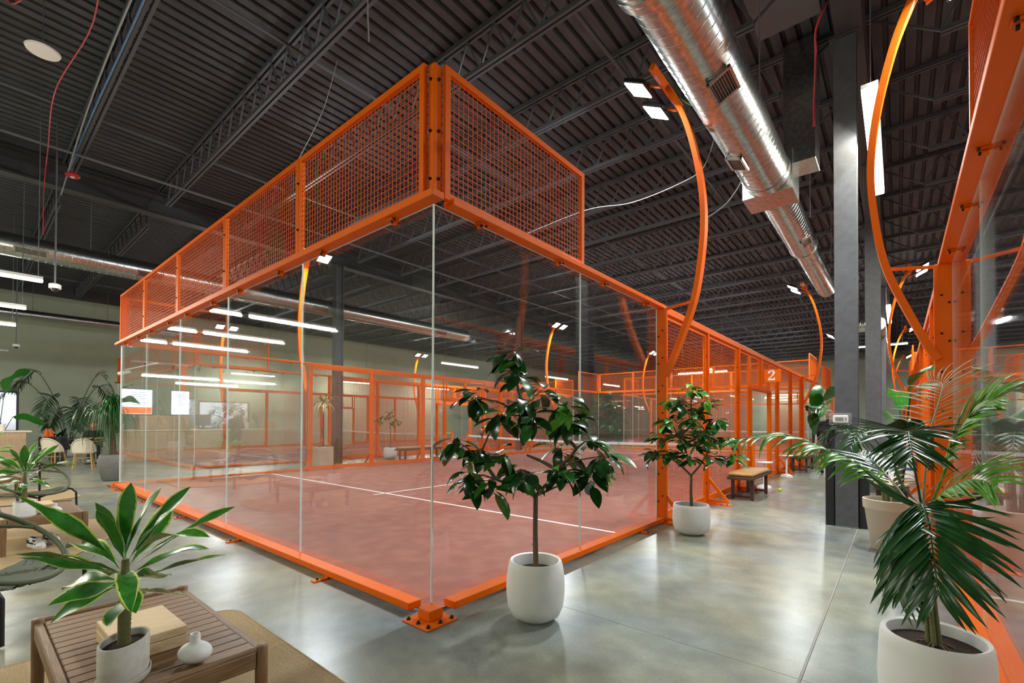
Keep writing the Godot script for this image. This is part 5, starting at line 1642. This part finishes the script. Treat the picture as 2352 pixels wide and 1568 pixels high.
func build_cables() -> void:
	cable("blue_cable", "blue data cable along the joist above the lounge", [V(1.5, 6.55, 0.78), V(-2.0, 6.54, 0.8), V(-5.0, 6.52, 0.79), V(-8, 6.53, 0.8), V(-11.0, 6.5, 0.78)], 0.014, M.bluecable)
	cable("white_cable", "white cable along the joist above the lounge", [V(1.5, 6.52, 0.88), V(-2.0, 6.5, 0.86), V(-5.0, 6.49, 0.9), V(-8, 6.5, 0.87), V(-11.5, 6.3, 0.8)], 0.011, M.whitecable)
	cable("red_cable", "red cable sagging beside the joist above the lounge", [V(-2.2, 6.6, 1.25), V(-3.5, 6.5, 1.3), V(-5.2, 6.4, 1.15), V(-7.2, 6.35, 1.3), V(-9.2, 6.3, 1.2), V(-10.4, 5.9, 1.15), V(-11.0, 5.2, 1.1)], 0.008, M.redcable)
	cable("red_cable", "red cable looping at the ceiling corner above the lounge", [V(-5.3, 6.9, 1.9), V(-5.6, 6.4, 1.85), V(-5.2, 6.35, 1.7), V(-4.8, 6.5, 1.5)], 0.008, M.redcable)
	cable("red_cable", "red cable bundle dropping beside the roof unit", [V(1.9, 6.9, -5.0), V(1.75, 6.75, -5.2), V(1.72, 6.5, -5.4), V(1.68, 6.1, -5.6), V(1.66, 5.7, -5.7)], 0.016, M.redcable)
	cable("white_cable", "thin white cable drooping above the orange mesh", [V(-3.12, 4.98, -4.73), V(-1.89, 5.33, -5.22), V(-1.10, 5.33, -5.48), V(-0.32, 5.52, -5.73), V(0.06, 5.69, -5.79), V(0.27, 6.05, -5.69)], 0.008, M.whitecable)
	cable("white_cable", "short white cable end dangling from the joist", [V(-2.3, 6.6, -0.9), V(-2.28, 6.3, -0.88), V(-2.2, 5.85, -0.85)], 0.01, M.whitecable)
	cable("yellow_cable", "thin yellowish wire hanging to the top of the orange mesh", [V(-3.66, 6.6, -1.26), V(-2.81, 5.20, -0.62), V(-2.07, 4.0, 0.03)], 0.005, M.whitecable)
	cable("white_cable", "grey cable looping by the spiral duct", [V(0.7, 5.6, -5.4), V(0.75, 5.2, -5.5), V(0.5, 4.9, -5.6), V(0.0, 5.0, -6.2)], 0.012, M.greyconduit)
	cable("green_cable", "green cable looping between mast and duct", [V(0.2, 6.1, -4.1), V(0.35, 5.75, -4.0), V(0.65, 5.5, -3.9), V(0.9, 5.75, -3.7)], 0.012, M.greencable)
	var s := thing("heat_detector", "round white disc detector hung under the roof", "detector", V(-6.35, 6.38, 1.5))
	var g := Geo.new(); g.lathe([Vector2(0.0001, 0.0), Vector2(0.17, 0.0), Vector2(0.18, 0.02), Vector2(0.12, 0.05), Vector2(0.0001, 0.055)], 28); gpart("disc", g, M.white, s)
	g = Geo.new(); g.tube([V(0, 0.05, 0), V(0, 0.8, 0)], 0.006, 5); gpart("rod", g, M.greyconduit, s)
	var al := thing("red_beacon", "small red alarm beacon at the end of the joist", "beacon", V(-10.35, 6.33, 0.75))
	g = Geo.new(); g.lathe([Vector2(0.0001, 0.0), Vector2(0.1, 0.0), Vector2(0.12, 0.03), Vector2(0.1, 0.07), Vector2(0.0001, 0.08)], 22); gpart("body", g, M.redcable, al)
	g = Geo.new(); g.lathe([Vector2(0.0001, -0.02), Vector2(0.03, -0.015), Vector2(0.035, 0.0)], 14); gpart("lens", g, M.white, al)
	g = Geo.new(); g.tube([V(0, 0.07, 0), V(0, 0.3, 0)], 0.01, 6); gpart("rod", g, M.greyconduit, al)
	var pipe := thing("sprinkler_pipe", "thin sprinkler pipe crossing above the lounge and courts", "pipe")
	g = Geo.new(); g.tube([V(-14.2, 5.75, 8.8), V(-14.2, 5.75, -45.8)], 0.03, 10); gpart("main", g, M.greyconduit, pipe)
	for z in [4.0, 0.5, -3.0, -6.5, -10.0]:
		g = Geo.new(); g.tube([V(-14.2, 5.75, z), V(-14.2, 5.6, z)], 0.012, 6); g.tube([V(-14.2, 5.6, z), V(-14.2, 5.59, z)], 0.03, 10); gpart("sprinkler_head", g, M.steel, pipe)
	g = Geo.new()
	for z in [2.5, -6.0, -20.0]: g.tube([V(-14.2, 5.78, z), V(-14.2, 7.15, z)], 0.006, 5)
	gpart("hanger", g, M.greyconduit, pipe)

# ---------------------------------------------------------------- people
func figure(called: String, label: String, at: Vector3, turn: float, bones: Array, cell := 0.02) -> void:
	# bones: [a, b, ra, rb, colour]; one smooth skin meshed as surface nets
	var lo := Vector3.INF; var hi := -Vector3.INF
	for b in bones:
		for e in 2:
			var rr: float = b[2 + e] + cell * 2.5
			lo = lo.min(b[e] - Vector3.ONE * rr); hi = hi.max(b[e] + Vector3.ONE * rr)
	var nx := int((hi.x - lo.x) / cell) + 2; var ny := int((hi.y - lo.y) / cell) + 2; var nz := int((hi.z - lo.z) / cell) + 2
	var f := PackedFloat32Array(); f.resize(nx * ny * nz); f.fill(9.0)
	var own := PackedInt32Array(); own.resize(nx * ny * nz)
	var bestd := PackedFloat32Array(); bestd.resize(nx * ny * nz); bestd.fill(9.0)
	for k in bones.size():
		var b: Array = bones[k]
		var a: Vector3 = b[0]; var c: Vector3 = b[1]
		var ra: float = b[2]; var rb: float = b[3]
		var m := maxf(ra, rb) + cell * 2.2
		var l2 := (a.min(c) - Vector3.ONE * m - lo) / cell
		var h2 := (a.max(c) + Vector3.ONE * m - lo) / cell
		var ab := c - a
		var ll := maxf(ab.length_squared(), 1e-8)
		for ix in range(maxi(int(l2.x), 0), mini(int(h2.x) + 1, nx)):
			for iy in range(maxi(int(l2.y), 0), mini(int(h2.y) + 1, ny)):
				for iz in range(maxi(int(l2.z), 0), mini(int(h2.z) + 1, nz)):
					var p := lo + Vector3(ix, iy, iz) * cell
					var t := clampf((p - a).dot(ab) / ll, 0.0, 1.0)
					var d := p.distance_to(a + ab * t) - lerpf(ra, rb, t)
					var id := (ix * ny + iy) * nz + iz
					var sm := minf(0.035, minf(ra, rb) * 0.7)
					var hh := clampf(0.5 + 0.5 * (f[id] - d) / sm, 0.0, 1.0)
					f[id] = lerpf(f[id], d, hh) - sm * hh * (1.0 - hh) if f[id] < 5.0 else d
					if d < bestd[id]: bestd[id] = d; own[id] = k
	var g := Geo.new()
	g.tinted = true
	var vid := {}
	for ix in nx - 1:
		for iy in ny - 1:
			for iz in nz - 1:
				var id := (ix * ny + iy) * nz + iz
				var s0 := f[id]
				if s0 > 2.0 * cell or s0 < -2.0 * cell: continue
				var acc := Vector3.ZERO
				var cnt := 0
				var cor := []
				for q in 8: cor.append(f[((ix + (q & 1)) * ny + iy + ((q >> 1) & 1)) * nz + iz + ((q >> 2) & 1)])
				for e in [[0, 1], [2, 3], [4, 5], [6, 7], [0, 2], [1, 3], [4, 6], [5, 7], [0, 4], [1, 5], [2, 6], [3, 7]]:
					var u: float = cor[e[0]]; var w: float = cor[e[1]]
					if (u < 0.0) != (w < 0.0):
						var t := u / (u - w)
						var pa := Vector3(e[0] & 1, (e[0] >> 1) & 1, (e[0] >> 2) & 1)
						var pb := Vector3(e[1] & 1, (e[1] >> 1) & 1, (e[1] >> 2) & 1)
						acc += pa.lerp(pb, t); cnt += 1
				if cnt:
					var grad := Vector3(cor[1] + cor[3] + cor[5] + cor[7] - cor[0] - cor[2] - cor[4] - cor[6], cor[2] + cor[3] + cor[6] + cor[7] - cor[0] - cor[1] - cor[4] - cor[5], cor[4] + cor[5] + cor[6] + cor[7] - cor[0] - cor[1] - cor[2] - cor[3])
					g.col = Color(bones[own[id]][4]).srgb_to_linear()
					vid[id] = g.vert(lo + (Vector3(ix, iy, iz) + acc / cnt) * cell, grad.normalized())
	var sx := ny * nz; var sy := nz
	for id in vid:
		var iz: int = id % nz
		var iy: int = (id / nz) % ny
		var ix: int = id / (ny * nz)
		if iy > 0 and iz > 0 and (f[id] < 0.0) != (f[id + sx] < 0.0) and vid.has(id - sy) and vid.has(id - 1) and vid.has(id - sy - 1):
			g.face(vid[id], vid[id - sy], vid[id - sy - 1]); g.face(vid[id], vid[id - sy - 1], vid[id - 1])
		if ix > 0 and iz > 0 and (f[id] < 0.0) != (f[id + sy] < 0.0) and vid.has(id - sx) and vid.has(id - 1) and vid.has(id - sx - 1):
			g.face(vid[id], vid[id - sx], vid[id - sx - 1]); g.face(vid[id], vid[id - sx - 1], vid[id - 1])
		if ix > 0 and iy > 0 and (f[id] < 0.0) != (f[id + 1] < 0.0) and vid.has(id - sx) and vid.has(id - sy) and vid.has(id - sx - sy):
			g.face(vid[id], vid[id - sx], vid[id - sx - sy]); g.face(vid[id], vid[id - sx - sy], vid[id - sy])
	var m := mat("ffffff", 0.75)
	m.vertex_color_use_as_albedo = true
	var o := gpart(numbered(called), g, m, self, T(at, Basis(Vector3.UP, turn)))
	tag(o, label, "person")

func hand(bones: Array, wrist: Vector3, dir: Vector3, side: Vector3, skin: String) -> void:
	var d := dir.normalized(); var s := side.normalized()
	var n := d.cross(s)
	for k in 4: bones.append([wrist + d * 0.02 + s * (0.012 - 0.012 * k) * 1.4, wrist + d * 0.085 + s * (0.03 - 0.02 * k), 0.018, 0.014, skin])
	for k in 4:
		var r0 := wrist + d * 0.085 + s * (0.03 - 0.02 * k)
		var L: float = [0.062, 0.075, 0.07, 0.055][k]
		var md := r0 + (d + n * 0.25).normalized() * L * 0.55
		bones.append([r0, md, 0.0095, 0.009, skin]); bones.append([md, md + (d + n * 0.7).normalized() * L * 0.5, 0.009, 0.008, skin])
	var t0 := wrist + d * 0.03 + s * 0.028
	var t1 := t0 + (d * 0.6 + s * 0.7 + n * 0.3).normalized() * 0.04
	bones.append([t0, t1, 0.012, 0.0105, skin]); bones.append([t1, t1 + (d + n * 0.3).normalized() * 0.03, 0.0105, 0.009, skin])

func build_people() -> void:
	# all figures face local +z
	var sk := "b98a70"; var top := "17181c"; var hem := "1c2747"; var sh := "3a3f4c"; var hair := "a58f78"; var shoe := "2b2b2d"
	var b := [
		[V(0, 0.98, 0), V(0, 1.2, -0.01), 0.155, 0.16, top], [V(-0.09, 1.2, 0), V(0.09, 1.2, 0), 0.14, 0.14, top], [V(-0.14, 1.38, 0), V(0.14, 1.38, 0), 0.085, 0.085, top], [V(0, 1.38, 0), V(0, 1.2, 0), 0.12, 0.15, top],
		[V(-0.08, 0.95, 0), V(0.08, 0.95, 0), 0.135, 0.135, hem], [V(0, 1.42, 0.0), V(0, 1.53, 0.02), 0.056, 0.052, sk],
		[V(0, 1.6, 0.03), V(0, 1.655, 0.02), 0.078, 0.088, sk], [V(0, 1.63, -0.02), V(0, 1.68, 0.0), 0.085, 0.084, hair], [V(0, 1.57, 0.07), V(0, 1.6, 0.1), 0.035, 0.03, sk], [V(0, 1.615, 0.115), V(0, 1.6, 0.127), 0.012, 0.014, sk],
		[V(-0.092, 1.62, 0.01), V(-0.096, 1.65, 0.0), 0.014, 0.018, sk], [V(0.092, 1.62, 0.01), V(0.096, 1.65, 0.0), 0.014, 0.018, sk],
		[V(-0.095, 0.9, 0), V(-0.1, 0.56, 0.1), 0.115, 0.09, sh], [V(0.095, 0.9, 0), V(0.1, 0.58, -0.06), 0.115, 0.09, sh],
		[V(-0.1, 0.6, 0.09), V(-0.1, 0.48, 0.11), 0.062, 0.055, sk], [V(0.1, 0.6, -0.05), V(0.1, 0.5, -0.09), 0.062, 0.055, sk],
		[V(-0.1, 0.48, 0.11), V(-0.1, 0.3, 0.1), 0.054, 0.058, sk], [V(-0.1, 0.3, 0.1), V(-0.1, 0.1, 0.09), 0.056, 0.036, sk], [V(0.1, 0.5, -0.09), V(0.1, 0.34, -0.2), 0.054, 0.056, sk], [V(0.1, 0.34, -0.2), V(0.1, 0.17, -0.32), 0.054, 0.036, sk],
		[V(-0.1, 0.05, 0.06), V(-0.11, 0.04, 0.22), 0.048, 0.04, shoe], [V(0.1, 0.13, -0.36), V(0.11, 0.05, -0.22), 0.045, 0.042, shoe],
		[V(-0.2, 1.38, 0), V(-0.27, 1.1, -0.05), 0.062, 0.05, top], [V(-0.27, 1.1, -0.05), V(-0.28, 0.87, 0.06), 0.05, 0.036, top], [V(0.2, 1.38, 0), V(0.27, 1.1, 0.03), 0.062, 0.05, top], [V(0.27, 1.1, 0.03), V(0.27, 0.89, 0.16), 0.05, 0.036, top]]
	hand(b, V(-0.28, 0.86, 0.06), V(0.05, -1, 0.15), V(0.2, 0.1, 1), sk)
	hand(b, V(0.27, 0.88, 0.16), V(-0.05, -1, 0.3), V(-0.2, 0.2, 1), sk)
	figure("person", "person in a black jacket and shorts walking away down the aisle", V(1.1, -0.005, -13.2), PI - 0.15, b, 0.013)
	# seated person in black at the bistro table
	var bl := "121315"; var j := "2c3038"; var hr := "8a5a34"
	b = [
		[V(0, 0.55, -0.02), V(0, 0.85, 0.02), 0.15, 0.155, bl], [V(-0.13, 0.98, 0.06), V(0.13, 0.98, 0.06), 0.085, 0.085, bl], [V(0, 0.95, 0.05), V(0, 0.8, 0.02), 0.12, 0.15, bl],
		[V(0, 1.02, 0.07), V(0, 1.12, 0.12), 0.052, 0.05, sk], [V(0, 1.18, 0.16), V(0, 1.22, 0.15), 0.076, 0.086, sk], [V(0, 1.2, 0.1), V(0, 1.25, 0.12), 0.085, 0.083, hr], [V(0, 1.15, 0.2), V(0, 1.17, 0.23), 0.034, 0.03, sk], [V(0, 1.19, 0.245), V(0, 1.175, 0.255), 0.012, 0.014, sk],
		[V(-0.1, 0.53, 0), V(-0.11, 0.52, 0.42), 0.095, 0.07, j], [V(0.1, 0.53, 0), V(0.11, 0.52, 0.42), 0.095, 0.07, j], [V(-0.11, 0.52, 0.42), V(-0.12, 0.1, 0.36), 0.065, 0.042, j], [V(0.11, 0.52, 0.42), V(0.12, 0.1, 0.36), 0.065, 0.042, j],
		[V(-0.12, 0.05, 0.36), V(-0.13, 0.04, 0.5), 0.045, 0.038, "dddddd"], [V(0.12, 0.05, 0.36), V(0.13, 0.04, 0.5), 0.045, 0.038, "dddddd"],
		[V(-0.18, 0.98, 0.06), V(-0.23, 0.77, 0.16), 0.058, 0.046, bl], [V(-0.23, 0.77, 0.16), V(-0.1, 0.79, 0.4), 0.045, 0.032, sk], [V(0.18, 0.98, 0.06), V(0.23, 0.77, 0.16), 0.058, 0.046, bl], [V(0.23, 0.77, 0.16), V(0.1, 0.79, 0.4), 0.045, 0.032, sk]]
	hand(b, V(-0.1, 0.79, 0.4), V(0.6, -0.05, 1), V(0.8, 0.3, -0.5), sk)
	hand(b, V(0.1, 0.79, 0.4), V(-0.6, -0.05, 1), V(-0.8, 0.3, -0.5), sk)
	figure("person", "seated person in black leaning over the bistro table", V(-18.4, 0, -0.75), 1.45, b, 0.016)
	# standing person at the counter, mirrored in the glass
	var gt := "2a2c2b"; var jn := "23283a"
	b = [
		[V(0, 0.98, 0), V(0, 1.22, 0), 0.15, 0.155, gt], [V(-0.09, 1.2, 0), V(0.09, 1.2, 0), 0.135, 0.135, gt], [V(-0.14, 1.4, 0), V(0.14, 1.4, 0), 0.085, 0.085, gt], [V(0, 1.4, 0), V(0, 1.2, 0), 0.12, 0.15, gt], [V(-0.08, 0.95, 0), V(0.08, 0.95, 0), 0.13, 0.13, jn],
		[V(0, 1.44, 0), V(0, 1.55, 0.02), 0.055, 0.052, sk], [V(0, 1.62, 0.03), V(0, 1.68, 0.02), 0.078, 0.088, sk], [V(0, 1.66, -0.01), V(0, 1.71, 0.01), 0.086, 0.085, "e4e2de"], [V(0, 1.6, 0.07), V(0, 1.62, 0.1), 0.035, 0.03, sk], [V(0, 1.64, 0.115), V(0, 1.625, 0.127), 0.012, 0.014, sk],
		[V(-0.09, 0.92, 0), V(-0.1, 0.5, 0.02), 0.1, 0.065, jn], [V(0.09, 0.92, 0), V(0.1, 0.5, 0.02), 0.1, 0.065, jn], [V(-0.1, 0.5, 0.02), V(-0.1, 0.09, 0), 0.064, 0.045, jn], [V(0.1, 0.5, 0.02), V(0.1, 0.09, 0), 0.064, 0.045, jn], [V(-0.1, 0.05, 0), V(-0.11, 0.04, 0.15), 0.045, 0.038, shoe], [V(0.1, 0.05, 0), V(0.11, 0.04, 0.15), 0.045, 0.038, shoe],
		[V(-0.2, 1.4, 0), V(-0.27, 1.14, 0.02), 0.06, 0.048, gt], [V(-0.27, 1.14, 0.02), V(-0.2, 1.1, 0.24), 0.044, 0.033, sk], [V(0.2, 1.4, 0), V(0.27, 1.14, 0.02), 0.06, 0.048, gt], [V(0.27, 1.14, 0.02), V(0.2, 1.1, 0.24), 0.044, 0.033, sk]]
	hand(b, V(-0.2, 1.1, 0.24), V(0.4, 0.0, 1), V(0.5, 0.6, 0), sk)
	hand(b, V(0.2, 1.1, 0.24), V(-0.4, 0.0, 1), V(-0.5, 0.6, 0), sk)
	figure("person", "person in a dark shirt and white cap standing at the reception counter", V(-17.0, 0, 4.6), -PI / 2, b, 0.016)
